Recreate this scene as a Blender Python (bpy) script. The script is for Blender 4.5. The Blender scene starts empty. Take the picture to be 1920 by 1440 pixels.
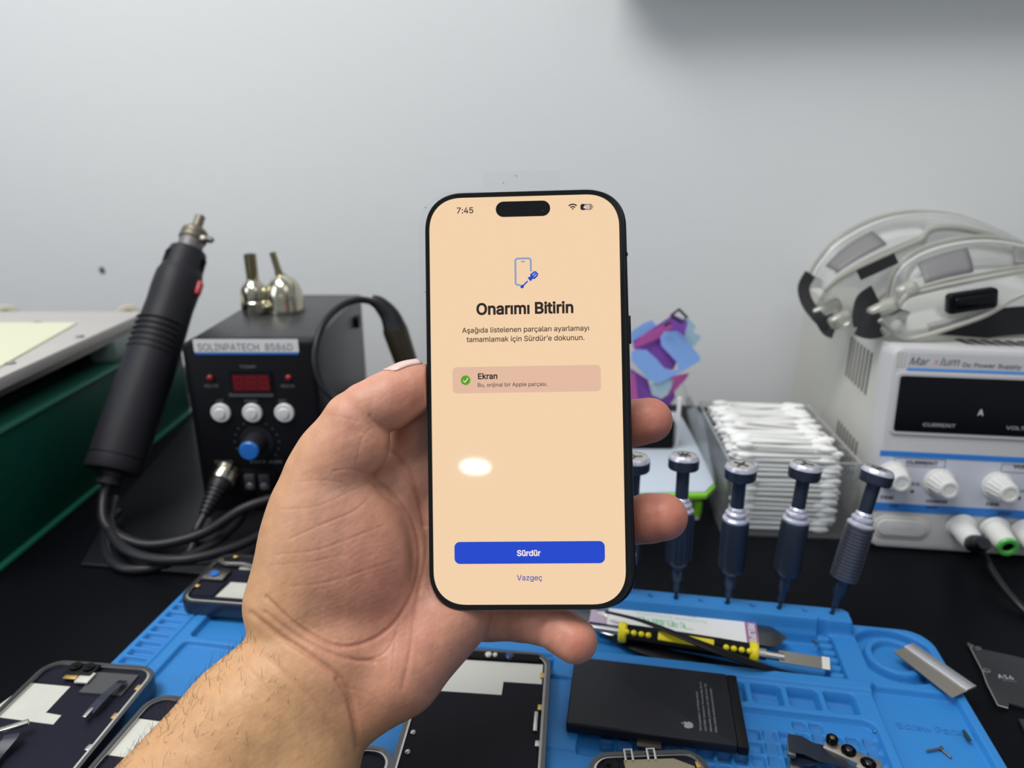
import bpy, bmesh, math, random
import numpy as np
from mathutils import Matrix, Vector, Euler
random.seed(7)
rng = np.random.default_rng(7)
S = bpy.context.scene
COL = S.collection

# ------------------------------------------------------------------ camera
F = 1331.0; CH = 0.27; PITCH = math.radians(18.5)
SP, CP = math.sin(PITCH), math.cos(PITCH)
cam_d = bpy.data.cameras.new('camera'); cam = bpy.data.objects.new('camera', cam_d); COL.objects.link(cam)
cam_d.sensor_width = 36.0; cam_d.lens = F*36.0/1920.0
cam_d.clip_start = 0.01; cam_d.clip_end = 50
cam.location = (0, 0, CH); cam.rotation_euler = (math.radians(90)-PITCH, 0, 0)
cam_d.dof.use_dof = True; cam_d.dof.focus_distance = 0.272; cam_d.dof.aperture_fstop = 9.0
S.camera = cam
CAMW = Matrix.Translation((0, 0, CH)) @ Matrix.Rotation(math.radians(90)-PITCH, 4, 'X')

# ------------------------------------------------------------------ light
S.view_settings.view_transform = 'Standard'; S.view_settings.look = 'None'
S.view_settings.exposure = 0.0; S.view_settings.gamma = 1.0
try: S.view_settings.use_curve_mapping = False
except Exception: pass
W = bpy.data.worlds.new('room_light'); S.world = W; W.use_nodes = True
W.node_tree.nodes['Background'].inputs[0].default_value = (0.86, 0.93, 1.0, 1)
W.node_tree.nodes['Background'].inputs[1].default_value = 0.33

def area(name, loc, target, sx, sy, power, color):
    d = bpy.data.lights.new(name, 'AREA'); d.shape = 'RECTANGLE'; d.size = sx; d.size_y = sy
    d.energy = power; d.color = color
    o = bpy.data.objects.new(name, d); COL.objects.link(o); o.location = loc
    o.rotation_euler = (Vector(target)-Vector(loc)).to_track_quat('-Z', 'Y').to_euler()
    return o
area('ceiling_panel_light', (-0.60, 0.05, 1.65), (-0.15, 0.5, 0.0), 1.2, 0.5, 25.5, (1.0, 0.985, 0.96))
area('ceiling_panel_light', (0.9, -0.9, 1.7), (0.1, 0.5, 0.1), 0.9, 0.9, 3.2, (1.0, 0.97, 0.92))
area('left_cool_light', (-1.6, -0.4, 0.9), (0.0, 0.5, 0.2), 0.8, 1.0, 9.0, (0.85, 0.93, 1.0))  # cool area light from an unseen source on the left

# ------------------------------------------------------------------ helpers
def D(px, py, h=0.0):
    """point where the line of sight meets the level h"""
    y = (py-720)/F; Z = (CH-h)/(SP+y*CP)
    return Vector(((px-960)/F*Z, Z*(CP-y*SP), h))
def V(px, py, Y):
    """point at the distance Y from the viewer's edge of the desk"""
    y = (py-720)/F; Z = Y/(CP-y*SP)
    return Vector(((px-960)/F*Z, Y, CH-Z*(SP+y*CP)))

MATS = {}
def mat(name, col, rough=0.5, metal=0.0, spec=0.5, coat=0.0, bump=None, emit=None, estr=1.0, vary=0.0, vscale=40.0, sss=0.0):
    if name in MATS: return MATS[name]
    m = bpy.data.materials.new(name); m.use_nodes = True; MATS[name] = m
    nt = m.node_tree; b = nt.nodes['Principled BSDF']
    b.inputs['Base Color'].default_value = (*col, 1); b.inputs['Roughness'].default_value = rough
    b.inputs['Metallic'].default_value = metal; b.inputs['Specular IOR Level'].default_value = spec
    b.inputs['Coat Weight'].default_value = coat; b.inputs['Coat Roughness'].default_value = 0.05
    if emit:
        b.inputs['Emission Color'].default_value = (*emit, 1); b.inputs['Emission Strength'].default_value = estr
    if bump or vary:
        tc = nt.nodes.new('ShaderNodeTexCoord'); n = nt.nodes.new('ShaderNodeTexNoise')
        n.inputs['Scale'].default_value = bump[0] if bump else vscale; n.inputs['Detail'].default_value = 4
        nt.links.new(tc.outputs['Object'], n.inputs['Vector'])
        if bump:
            bp = nt.nodes.new('ShaderNodeBump'); bp.inputs['Strength'].default_value = bump[1]; bp.inputs['Distance'].default_value = bump[2] if len(bump) > 2 else 0.001
            nt.links.new(n.outputs['Fac'], bp.inputs['Height']); nt.links.new(bp.outputs['Normal'], b.inputs['Normal'])
        if vary:
            n2 = nt.nodes.new('ShaderNodeTexNoise'); n2.inputs['Scale'].default_value = vscale; n2.inputs['Detail'].default_value = 5
            nt.links.new(tc.outputs['Object'], n2.inputs['Vector'])
            r = nt.nodes.new('ShaderNodeMapRange'); r.inputs[3].default_value = 1-vary; r.inputs[4].default_value = 1+vary
            nt.links.new(n2.outputs['Fac'], r.inputs[0])
            mx = nt.nodes.new('ShaderNodeVectorMath'); mx.operation = 'SCALE'; mx.inputs[0].default_value = col
            nt.links.new(r.outputs[0], mx.inputs['Scale']); nt.links.new(mx.outputs[0], b.inputs['Base Color'])
    return m
def clear(name, tint=(1, 1, 1), milky=0.1, mcol=(0.9, 0.9, 0.88), gloss=0.12, rough=0.08):
    """thin clear plastic: mostly see-through, a little milky, shiny"""
    if name in MATS: return MATS[name]
    m = bpy.data.materials.new(name); m.use_nodes = True; MATS[name] = m
    nt = m.node_tree; nt.nodes.clear(); N = nt.nodes.new; L = nt.links.new
    out = N('ShaderNodeOutputMaterial'); t = N('ShaderNodeBsdfTransparent'); t.inputs[0].default_value = (*tint, 1)
    d = N('ShaderNodeBsdfDiffuse'); d.inputs[0].default_value = (*mcol, 1)
    g = N('ShaderNodeBsdfGlossy'); g.inputs[0].default_value = (1, 1, 1, 1); g.inputs[1].default_value = rough
    a = N('ShaderNodeMixShader'); a.inputs[0].default_value = milky; L(t.outputs[0], a.inputs[1]); L(d.outputs[0], a.inputs[2])
    fr = N('ShaderNodeLayerWeight'); fr.inputs[0].default_value = 0.25
    mu = N('ShaderNodeMath'); mu.operation = 'MULTIPLY_ADD'; mu.inputs[1].default_value = gloss*3; mu.inputs[2].default_value = gloss*0.3
    L(fr.outputs['Fresnel'], mu.inputs[0])
    b = N('ShaderNodeMixShader'); L(mu.outputs[0], b.inputs[0]); L(a.outputs[0], b.inputs[1]); L(g.outputs[0], b.inputs[2])
    L(b.outputs[0], out.inputs[0]); return m

RM = {}     # world matrix of every object's frame, by name
def frame_of(o):
    while o.parent: o = o.parent
    return RM.get(o.name, Matrix.Identity(4))
def tag(o, label=None, cat=None, group=None, kind=None):
    if label: o['label'] = label
    if cat: o['category'] = cat
    if group: o['group'] = group
    if kind: o['kind'] = kind
    return o
def thing(name, label, cat, mtx, group=None):
    o = bpy.data.objects.new(name, None); COL.objects.link(o); o.empty_display_size = 0.01
    if isinstance(mtx, (tuple, list, Vector)): mtx = Matrix.Translation(mtx)
    o.matrix_world = mtx; RM[o.name] = mtx.copy()
    return tag(o, label, cat, group)
def yaw(loc, deg): return Matrix.Translation(loc) @ Matrix.Rotation(math.radians(deg), 4, 'Z')
def catmull(P, n=8, closed=False):
    P = [Vector(p) for p in P]; out = []
    N_ = len(P)
    rngi = range(N_ if closed else N_-1)
    for i in rngi:
        if closed: a, b, c, d = P[(i-1) % N_], P[i], P[(i+1) % N_], P[(i+2) % N_]
        else: a, b, c, d = P[max(i-1, 0)], P[i], P[i+1], P[min(i+2, N_-1)]
        for k in range(n):
            t = k/n
            out.append(0.5*((2*b)+(c-a)*t+(2*a-5*b+4*c-d)*t*t+(3*b-a-3*c+d)*t*t*t))
    if not closed: out.append(P[-1].copy())
    return out
def rrect(w, h, r, n=6, cx=0, cy=0, p=2.0):
    r = max(min(r, w/2-1e-6, h/2-1e-6), 1e-6); out = []
    for qx, qy, a0 in ((1, 1, 0), (-1, 1, 90), (-1, -1, 180), (1, -1, 270)):
        for k in range(n+1):
            a = math.radians(a0+90*k/n); c, s = math.cos(a), math.sin(a)
            out.append((cx+qx*(w/2-r)+r*math.copysign(abs(c)**(2/p), c), cy+qy*(h/2-r)+r*math.copysign(abs(s)**(2/p), s)))
    return out
class MB:
    def __init__(s): s.v = []; s.f = []; s.m = []; s.ml = []
    def mi(s, m):
        if m not in s.ml: s.ml.append(m)
        return s.ml.index(m)
    def add(s, vs, fs, m, M=None):
        o = len(s.v); k = s.mi(m)
        s.v += [(M @ Vector(v) if M else Vector(v)) for v in vs]
        s.f += [tuple(i+o for i in f) for f in fs]; s.m += [k]*len(fs); return s
    def bm(s, b, m, M=None):
        b.verts.index_update()
        s.add([v.co.copy() for v in b.verts], [[v.index for v in f.verts] for f in b.faces], m, M); b.free(); return s
    def box(s, c, d, m, bev=0.0, seg=2, M=None, R=None):
        b = bmesh.new(); bmesh.ops.create_cube(b, size=1)
        for v in b.verts: v.co = Vector((v.co.x*d[0], v.co.y*d[1], v.co.z*d[2]))
        if bev > 0: bmesh.ops.bevel(b, geom=list(b.edges), offset=min(bev, min(d)*0.49), segments=seg, profile=0.5, affect='EDGES')
        X = Matrix.Translation(c)
        if R is not None: X = X @ R
        return s.bm(b, m, (M @ X) if M else X)
    def loft(s, rings, m, M=None, cap=True, closed=True):
        n = len(rings[0]); vs = [p for r in rings for p in r]; fs = []
        for i in range(len(rings)-1):
            for j in range(n if closed else n-1):
                a, b_ = i*n+j, i*n+(j+1) % n
                fs.append((a, b_, b_+n, a+n))
        if cap: fs.append(tuple(range(n))[::-1]); fs.append(tuple(range((len(rings)-1)*n, len(rings)*n)))
        return s.add(vs, fs, m, M)
    def prism(s, poly, z0, z1, m, bev=0.0, M=None):
        """outline extruded in z; bev rounds the rim towards z1 and z0"""
        if bev <= 0: return s.loft([[(x, y, z0) for x, y in poly], [(x, y, z1) for x, y in poly]], m, M)
        P = [Vector((x, y)) for x, y in poly]; n = len(P); N = []
        ar = sum(P[i].x*P[(i+1) % n].y-P[(i+1) % n].x*P[i].y for i in range(n)); sg = 1 if ar > 0 else -1
        for i in range(n):
            t = (P[(i+1) % n]-P[i-1]); t = t.normalized() if t.length > 0 else Vector((1, 0)); N.append(Vector((-t.y, t.x))*sg)
        rings = []
        for a in (0, 30, 60, 90): 
            a = math.radians(a); o = bev*(1-math.sin(a)); z = z0+bev*(1-math.cos(a))*(1 if z1 > z0 else -1)
            rings.append([(*(P[i]+N[i]*o), z) for i in range(n)])
        for a in (90, 60, 30, 0):
            a = math.radians(a); o = bev*(1-math.sin(a)); z = z1-bev*(1-math.cos(a))*(1 if z1 > z0 else -1)
            rings.append([(*(P[i]+N[i]*o), z) for i in range(n)])
        return s.loft(rings, m, M)
    def tube(s, pts, r, m, n=10, M=None, flat=None, up=None, cap=True):
        pts = [Vector(p) for p in pts]; k = len(pts); rings = []
        r = [r]*k if not hasattr(r, '__len__') else r
        prev = None
        for i, p in enumerate(pts):
            t = (pts[min(i+1, k-1)]-pts[max(i-1, 0)]).normalized()
            if prev is None:
                u = Vector(up) if up else (Vector((0, 0, 1)) if abs(t.z) < 0.9 else Vector((1, 0, 0)))
            else: u = prev
            u = (u-t*u.dot(t)).normalized(); prev = u; w = t.cross(u)
            fl = flat if flat else 1.0
            rings.append([p+(u*math.cos(2*math.pi*j/n)*fl+w*math.sin(2*math.pi*j/n))*r[i] for j in range(n)])
        return s.loft(rings, m, M, cap=cap)
    def lathe(s, prof, m, M=None, n=28, cap=True):
        rings = [[(r*math.cos(2*math.pi*j/n), r*math.sin(2*math.pi*j/n), z) for j in range(n)] for r, z in prof]
        return s.loft(rings, m, M, cap=cap)
    def cyl(s, p0, p1, r0, m, r1=None, n=20, M=None):
        p0, p1 = Vector(p0), Vector(p1); r1 = r0 if r1 is None else r1
        return s.tube([p0, p1], [r0, r1], m, n=n, M=M)
    def ball(s, c, r, m, M=None, n=16):
        b = bmesh.new(); bmesh.ops.create_uvsphere(b, u_segments=n, v_segments=max(6, n//2), radius=1)
        rr = r if hasattr(r, '__len__') else (r, r, r)
        for v in b.verts: v.co = Vector((v.co.x*rr[0], v.co.y*rr[1], v.co.z*rr[2]))+Vector(c)
        return s.bm(b, m, M)
    def build(s, name, parent=None, world=False, angle=35, label=None, kind=None, weld=False):
        me = bpy.data.meshes.new(name)
        vs = s.v
        if parent is not None and world:
            I = frame_of(parent).inverted(); vs = [I @ v for v in vs]
        me.from_pydata([tuple(v) for v in vs], [], s.f)
        for m in s.ml: me.materials.append(m)
        me.polygons.foreach_set('material_index', s.m); me.polygons.foreach_set('use_smooth', [True]*len(s.f))
        me.update(); me.validate()
        b = bmesh.new(); b.from_mesh(me); bmesh.ops.recalc_face_normals(b, faces=b.faces); b.to_mesh(me); b.free()
        me.set_sharp_from_angle(angle=math.radians(angle))
        o = bpy.data.objects.new(name, me); COL.objects.link(o)
        if parent is not None: o.parent = parent
        if label: o['label'] = label
        if kind: o['kind'] = kind
        return o
def aim(p0, p1, up=(0, 1, 0)):
    """matrix whose z axis runs from p0 to p1, origin p0"""
    p0, p1 = Vector(p0), Vector(p1); z = (p1-p0).normalized(); x = Vector(up).cross(z)
    if x.length < 1e-4: x = Vector((1, 0, 0)).cross(z)
    x.normalize(); y = z.cross(x)
    return Matrix(((x.x, y.x, z.x, p0.x), (x.y, y.y, z.y, p0.y), (x.z, y.z, z.z, p0.z), (0, 0, 0, 1)))
_tc = {}; _fonts = {}
def get_font():
    if 'f' not in _fonts:
        _fonts['f'] = None
        try:
            import os
            p = os.path.join(bpy.utils.resource_path('LOCAL'), 'datafiles', 'fonts', 'Inter.woff2')
            if os.path.exists(p): _fonts['f'] = bpy.data.fonts.load(p)
        except Exception: pass
    return _fonts['f']
def glyph_fill(string, bold):
    """outline of the lettering, thickened by bold, filled by winding number"""
    from mathutils.geometry import delaunay_2d_cdt
    c = bpy.data.curves.new('lettering', 'FONT'); c.body = string; c.size = 1.0; c.resolution_u = 3
    cjk = any(ord(ch) > 0x2e80 for ch in string)
    if get_font() and not cjk: c.font = get_font()
    if not cjk: c.fill_mode = 'NONE'
    o = bpy.data.objects.new('lettering', c); COL.objects.link(o)
    dg = bpy.context.evaluated_depsgraph_get(); me = bpy.data.meshes.new_from_object(o.evaluated_get(dg))
    vs = [(v.co.x, v.co.y) for v in me.vertices]; es = [tuple(e.vertices) for e in me.edges]; fs0 = [tuple(p.vertices) for p in me.polygons]
    bpy.data.objects.remove(o); bpy.data.curves.remove(c); bpy.data.meshes.remove(me)
    if cjk: return [Vector((x, y)) for x, y in vs], fs0
    adj = {}
    for a, b in es: adj.setdefault(a, []).append(b); adj.setdefault(b, []).append(a)
    seen = set(); loops = []
    for a in sorted(adj):
        if a in seen: continue
        lp = [a]; seen.add(a); cur = min(adj[a], key=lambda q: q if q > a else 1e9)
        while cur not in seen:
            lp.append(cur); seen.add(cur); nx = [q for q in adj[cur] if q not in seen]
            if not nx: break
            cur = nx[0]
        if len(lp) > 2: loops.append(np.array([vs[k] for k in lp]))
    def sarea(l): x, y = l[:, 0], l[:, 1]; return 0.5*float((x*np.roll(y, -1)-np.roll(x, -1)*y).sum())
    big = max(loops, key=lambda l: abs(sarea(l))); sg = 1 if sarea(big) > 0 else -1
    L2 = []
    for l in loops:
        t1 = np.roll(l, -1, 0)-l; t1 /= np.linalg.norm(t1, axis=1, keepdims=True)+1e-12; t0 = np.roll(t1, 1, 0)
        n0 = np.stack([t0[:, 1], -t0[:, 0]], 1)*sg; n1 = np.stack([t1[:, 1], -t1[:, 0]], 1)*sg; m = n0+n1; m /= (m*m).sum(1, keepdims=True)*0.5+0.15
        L2.append(l+m*bold)
    V2 = []; E2 = []
    for l in L2:
        o_ = len(V2); k = len(l); V2 += [Vector((float(x), float(y))) for x, y in l]; E2 += [(o_+i, o_+(i+1) % k) for i in range(k)]
    r = delaunay_2d_cdt(V2, E2, [], 0, 1e-7); P = np.array([(v.x, v.y) for v in r[0]]); T = np.array([f for f in r[2] if len(f) == 3])
    C = P[T].mean(1); w = np.zeros(len(C), int)
    for l in L2:
        m = (C[:, 0] > l[:, 0].min()) & (C[:, 0] < l[:, 0].max()) & (C[:, 1] > l[:, 1].min()) & (C[:, 1] < l[:, 1].max())
        if not m.any(): continue
        q = C[m][:, None, :]; a = l[None]; b = np.roll(l, -1, 0)[None]
        cr = (b[..., 0]-a[..., 0])*(q[..., 1]-a[..., 1])-(q[..., 0]-a[..., 0])*(b[..., 1]-a[..., 1])
        up = (a[..., 1] <= q[..., 1]) & (b[..., 1] > q[..., 1]) & (cr > 0); dn = (a[..., 1] > q[..., 1]) & (b[..., 1] <= q[..., 1]) & (cr < 0)
        w[m] += up.sum(1)-dn.sum(1)
    return r[0], [tuple(int(i) for i in t) for t in T[w != 0]]
def text_mb(mb, string, m, M, width=None, height=None, align='L', bold=0.0, thick=0.00005, shear=0.0, space=1.0):
    """lettering as a thin flat mesh; M maps the text plane (x right, y up, z out); scaled to the width in metres"""
    key = (string, bold)
    if key not in _tc: _tc[key] = glyph_fill(string, bold)
    vs, fs = _tc[key]
    if not fs: return mb
    vs = [(v.x+shear*v.y, v.y) for v in vs]; used = sorted({i for f in fs for i in f}); mp = {k: i for i, k in enumerate(used)}
    vs = [vs[k] for k in used]; fs = [tuple(mp[i] for i in f) for f in fs]
    x0 = min(v[0] for v in vs); x1 = max(v[0] for v in vs); y0 = min(v[1] for v in vs); y1 = max(v[1] for v in vs)
    sc = width/(x1-x0) if width else 1.0
    sy = height/(y1-y0) if height else sc
    if not width: sc = sy
    ox = -x0 if align == 'L' else (-(x0+x1)/2 if align == 'C' else -x1)
    return mb.add([((v[0]+ox)*sc, v[1]*sy, thick) for v in vs], fs, m, M)

# ------------------------------------------------------------------ materials
M_wall = mat('wall_paint', (0.705, 0.712, 0.715), 0.55, bump=(55.0, 0.10, 0.002))
M_desk = mat('desk_black', (0.0032, 0.0034, 0.0052), 0.42, spec=0.07, bump=(900, 0.08, 0.0002))
M_floor = mat('floor_grey', (0.22, 0.21, 0.20), 0.5, vary=0.2)
M_black = mat('black_plastic', (0.0045, 0.0045, 0.0065), 0.42, spec=0.2)
M_blackm = mat('black_matte', (0.005, 0.005, 0.007), 0.7, spec=0.15)
M_rubber = mat('black_rubber', (0.011, 0.011, 0.015), 0.45, spec=0.35)
M_handle = mat('handle_black', (0.015, 0.015, 0.020), 0.5, spec=0.25)
M_greybox = mat('powder_coat_dark', (0.026, 0.027, 0.032), 0.38, spec=0.5, bump=(1500, 0.15, 0.0002))
M_nickel = mat('nickel', (0.56, 0.53, 0.42), 0.18, metal=1.0)
M_steel = mat('steel', (0.50, 0.49, 0.47), 0.30, metal=1.0, vary=0.06, vscale=300)
M_darksteel = mat('dark_steel', (0.20, 0.19, 0.17), 0.35, metal=1.0)
M_white = mat('white_plastic', (0.72, 0.72, 0.70), 0.35)
M_cream = mat('cream_plastic', (0.60, 0.60, 0.55), 0.45)
M_psu = mat('instrument_grey', (0.55, 0.545, 0.50), 0.5)
M_psuf = mat('instrument_front', (0.53, 0.53, 0.54), 0.45)
M_panel = mat('instrument_panel', (0.55, 0.57, 0.66), 0.45)
M_glassb = mat('black_window', (0.002, 0.002, 0.004), 0.15, spec=0.3)
M_label = mat('label_white', (0.78, 0.78, 0.77), 0.4)
M_blue = mat('label_blue', (0.03, 0.17, 0.62), 0.4)
M_ink = mat('ink_dark', (0.03, 0.03, 0.04), 0.5)
M_inkl = mat('ink_light', (0.40, 0.41, 0.45), 0.5)
M_inkm = mat('ink_grey', (0.10, 0.10, 0.11), 0.5)
M_red = mat('red_segments', (0.12, 0.005, 0.009), 0.35)
M_redb = mat('red_button', (0.55, 0.03, 0.04), 0.4)
M_silic = mat('blue_silicone', (0.026, 0.200, 0.53), 0.5, spec=0.35, bump=(2500, 0.12, 0.0002), vary=0.05, vscale=18)
_nt = M_silic.node_tree; _at = _nt.nodes.new('ShaderNodeAttribute'); _at.attribute_name = 'dust'
_pb = _nt.nodes['Principled BSDF']; _lk = _pb.inputs['Base Color'].links[0]; _src = _lk.from_socket; _mx = _nt.nodes.new('ShaderNodeMix'); _mx.data_type = 'RGBA'
_nt.links.new(_at.outputs['Fac'], _mx.inputs[0]); _nt.links.new(_src, _mx.inputs[6]); _mx.inputs[7].default_value = (0.085, 0.24, 0.42, 1); _nt.links.new(_mx.outputs[2], _pb.inputs['Base Color'])
M_green = mat('green_enamel', (0.002, 0.056, 0.037), 0.45, spec=0.15)
M_greenl = mat('green_bright', (0.25, 0.62, 0.03), 0.45)
M_alu = mat('brushed_plate', (0.50, 0.48, 0.46), 0.5, metal=0.2, vary=0.04, vscale=60)
M_pad = mat('cream_pad', (0.62, 0.62, 0.46), 0.65, bump=(700, 0.1, 0.0003))
M_yellow = mat('yellow_plastic', (0.80, 0.66, 0.01), 0.4)
M_brass = mat('brass_tab', (0.55, 0.36, 0.12), 0.35, metal=0.8)
M_anod = mat('slate_anodised', (0.040, 0.055, 0.085), 0.34, metal=0.55)
M_anodl = mat('slate_ribbed', (0.16, 0.17, 0.22), 0.33, metal=0.75)
M_ring = mat('polished_ring', (0.66, 0.66, 0.78), 0.32, metal=0.6)
M_cap = mat('cap_disc', (0.36, 0.35, 0.33), 0.42)
M_graph = mat('graphite_sheet', (0.006, 0.006, 0.010), 0.5, spec=0.12)
M_graph2 = mat('graphite_navy', (0.009, 0.010, 0.021), 0.5, spec=0.14)
M_patch = mat('bare_metal_patch', (0.60, 0.60, 0.54), 0.42, metal=0.25, vary=0.12, vscale=90)
M_flex = mat('flex_cable', (0.010, 0.014, 0.030), 0.35)
M_cotton = mat('cotton_white', (0.86, 0.86, 0.84), 0.85)
M_clear = clear('clear_box', (0.93, 0.94, 0.95), 0.05, gloss=0.10)
M_gog = clear('clear_goggle', (0.90, 0.91, 0.91), 0.15, (0.80, 0.80, 0.76), 0.20, 0.10)
M_gogr = clear('clear_goggle_rim', (0.80, 0.80, 0.76), 0.45, (0.66, 0.65, 0.58), 0.28, 0.12)
M_vent = mat('goggle_vent_grey', (0.19, 0.185, 0.19), 0.5)
M_strap = mat('black_strap', (0.012, 0.012, 0.014), 0.8, bump=(2500, 0.3, 0.0003))

# ------------------------------------------------------------------ setting
def structure(name, mb):
    o = mb.build(name); o['kind'] = 'structure'; return o
WY = math.radians(-13.4); wd = Vector((math.cos(WY), math.sin(WY), 0)); wn = Vector((-wd.y, wd.x, 0))
w0 = Vector((-0.1758, 0.8234, 0))
WM = Matrix(((wd.x, wn.x, 0, w0.x), (wd.y, wn.y, 0, w0.y), (0, 0, 1, 0), (0, 0, 0, 1)))
structure('wall_back', MB().box((0, 0.05, 0.6), (5.0, 0.1, 3.0), M_wall, M=WM))
structure('floor', MB().box((0, 0.5, -0.91), (5.0, 5.0, 0.1), M_floor))
dk = thing('desk', 'black desk top that carries the tools, its back edge against the white wall', 'desk', WM)
MB().box((0.1, -0.475, -0.015), (2.2, 0.95, 0.03), M_desk, 0.003).build('desk_top', dk)
for sx in (-0.95, 1.15):
    for sy in (-0.06, -0.88):
        MB().box((sx, sy, -0.445), (0.05, 0.05, 0.83), M_blackm, 0.003).build('leg', dk)
M_olive = mat('shelf_olive', (0.30, 0.27, 0.14), 0.6)
structure('shade_shelf_1', MB().box((1.03, -0.032, 0.4430), (1.5, 0.064, 0.022), M_olive, 0.002, M=WM))  # unseen shelf added above the frame so that it shades the wall
hp = V(190, 507, 0.905); lp = WM.inverted() @ hp
wh = MB(); wh.lathe([(0.0, 0.0012), (0.0020, 0.0016), (0.0042, 0.0008), (0.0046, 0.0)], mat('hole_dark', (0.10, 0.095, 0.085), 0.8), M=WM @ Matrix.Translation((lp.x, 0.0, lp.z)) @ Matrix.Rotation(math.radians(90), 4, 'X'), n=14)  # dark domed disc drawn in place of a hole in the wall
tag(wh.build('wall_hole'), 'small dark grey disc standing in for a hole in the white wall above the metal plate', 'wall hole')
# ------------------------------------------------------------------ phone in the hand
PH = CAMW @ (Matrix.Translation((0.00551673, -0.00572233, -0.27137955)) @ Matrix(((0.99898, -0.01524, -0.04262, 0), (0.01627, 0.99958, 0.02394, 0), (0.04223, -0.02461, 0.9988, 0), (0, 0, 0, 1))))
PHI = PH.inverted()
def on_phone(px, py):
    o = PHI @ Vector((0, 0, CH)); d = (PHI.to_3x3() @ (CAMW.to_3x3() @ Vector(((px-960)/F, -(py-720)/F, -1))))
    t = -o.z/d.z; p = o+d*t; return p.x, p.y
phone = thing('smartphone', 'lit smartphone held upright in the hand, cream repair message on its screen', 'smartphone', PH)
M_frame = mat('phone_frame', (0.03, 0.03, 0.035), 0.22, metal=0.9)
M_bezel = mat('phone_bezel', (0.001, 0.001, 0.0015), 0.08, spec=0.12)
M_backgl = mat('phone_back_glass', (0.03, 0.028, 0.035), 0.35)
def glow(name, col, st=1.0, coat=True):
    return mat(name, (0.0, 0.0, 0.0), 0.06 if coat else 0.2, spec=0.15 if coat else 0.1, emit=col, estr=st)
E_scr = mat('screen_cream', (0, 0, 0), 0.035, spec=0.35, emit=(0.93, 0.665, 0.42), estr=1.0)
E_card = glow('screen_card', (0.80, 0.51, 0.37)); E_txt = glow('screen_black', (0.020, 0.012, 0.010))
E_txt2 = glow('screen_text_brown', (0.06, 0.03, 0.025)); E_blue = glow('screen_blue', (0.012, 0.062, 0.62))
E_lb = glow('screen_light_blue', (0.28, 0.36, 0.56)); E_wht = glow('screen_white', (0.95, 0.82, 0.80)); E_grn = glow('screen_green', (0.10, 0.37, 0.010))
E_lnk = glow('screen_link', (0.10, 0.11, 0.42)); E_bat = glow('screen_grey', (0.36, 0.25, 0.18))
fx = Matrix.Translation((0.0013, -0.0002, 0)) @ Matrix.Rotation(math.radians(0.45), 4, 'Z')
b = MB(); b.prism(rrect(0.0774, 0.1606, 0.0145, 12, p=2.2), -0.0079, -0.0010, M_frame, 0.0012, M=fx); b.build('frame', phone)
b = MB(); b.prism(rrect(0.0745, 0.1578, 0.013, 12), -0.0084, -0.0079, M_backgl, M=fx); b.build('back_glass', phone)
bmp = MB(); bmp.prism(rrect(0.038, 0.040, 0.009, 8, cx=0.0165, cy=0.055), -0.0112, -0.0084, M_backgl, 0.0005, M=fx)
bump_o = bmp.build('camera_bump', phone)
for cx, cy in ((0.0255, 0.064), (0.0255, 0.046), (0.0085, 0.055)):
    MB().lathe([(0.0001, -0.0150), (0.0055, -0.0150), (0.0075, -0.0148), (0.0078, -0.0112)], M_bezel, M=fx @ Matrix.Translation((cx, cy, 0))).build('lens', bump_o)
b = MB()
for cy, l in ((0.026, 0.011),): b.box((0.0391, cy, -0.0042), (0.0009, l*1.0, 0.0028), M_frame, 0.0003, M=fx)
b.build('power_button', phone)
b = MB()
for cy in (0.034, 0.018): b.box((-0.0391, cy, -0.0042), (0.0008, 0.010, 0.0028), M_frame, 0.0003, M=fx)
b.build('volume_button', phone)
b = MB()
for cy in (0.055, -0.060): b.box((0.0388, cy, -0.0045), (0.0003, 0.0012, 0.0066), M_inkm, M=fx)
b.build('antenna_band', phone)
b = MB(); b.prism(rrect(0.0765, 0.1602, 0.0148, 14, p=2.25), -0.0012, -0.00012, M_bezel, 0.0004); glass = b.build('display_glass', phone)
b = MB(); b.prism(rrect(0.0730, 0.1561, 0.0128, 14, p=2.25), -0.0002, 0.0, E_scr); scr = b.build('screen', phone)
def pm(px, py, z=0.00002):
    x, y = on_phone(px, py); return Matrix.Translation((x, y, z))
def plen(x0, x1, y): a, b_ = on_phone(x0, y), on_phone(x1, y); return b_[0]-a[0]
def ptext(name, s, xc, yb, x0, x1, m, bold=0.0, label=None, z=0.00002):
    b = MB(); text_mb(b, s, m, pm(xc, yb, z), width=plen(x0, x1, yb), align='C', bold=bold); return b.build(name, scr, label=label)
ptext('clock_text', '7:45', 872, 400, 857, 888, E_txt2, 0.016, 'dark clock digits reading 7:45')
ptext('title_text', 'Onarımı Bitirin', 984, 588, 893, 1075, E_txt, 0.030, 'bold black heading')
ptext('body_text', 'Aşağıda listelenen parçaları ayarlamayı', 985, 622, 866, 1104, E_txt2, 0.012)
ptext('body_text', 'tamamlamak için Sürdür\u2019e dokunun.', 985, 639.5, 875, 1096, E_txt2, 0.012)
x, y = on_phone(987, 711); cw = plen(848, 1126, 711); ch = on_phone(987, 686)[1]-on_phone(987, 735.5)[1]
b = MB(); b.prism(rrect(cw, ch, 0.0016, 6, x, y), 0.0, 0.00002, E_card); b.build('card', scr, label='pinkish rounded card')
ptext('card_title', 'Ekran', 914.5, 710.5, 896, 932.5, E_txt, 0.026, z=0.00005)
ptext('card_text', 'Bu, orijinal bir Apple parçası.', 961, 724.5, 896, 1026.5, E_txt2, 0.006, z=0.00005)
x, y = on_phone(873, 713); r0 = plen(863.3, 882.8, 713)/2
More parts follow.
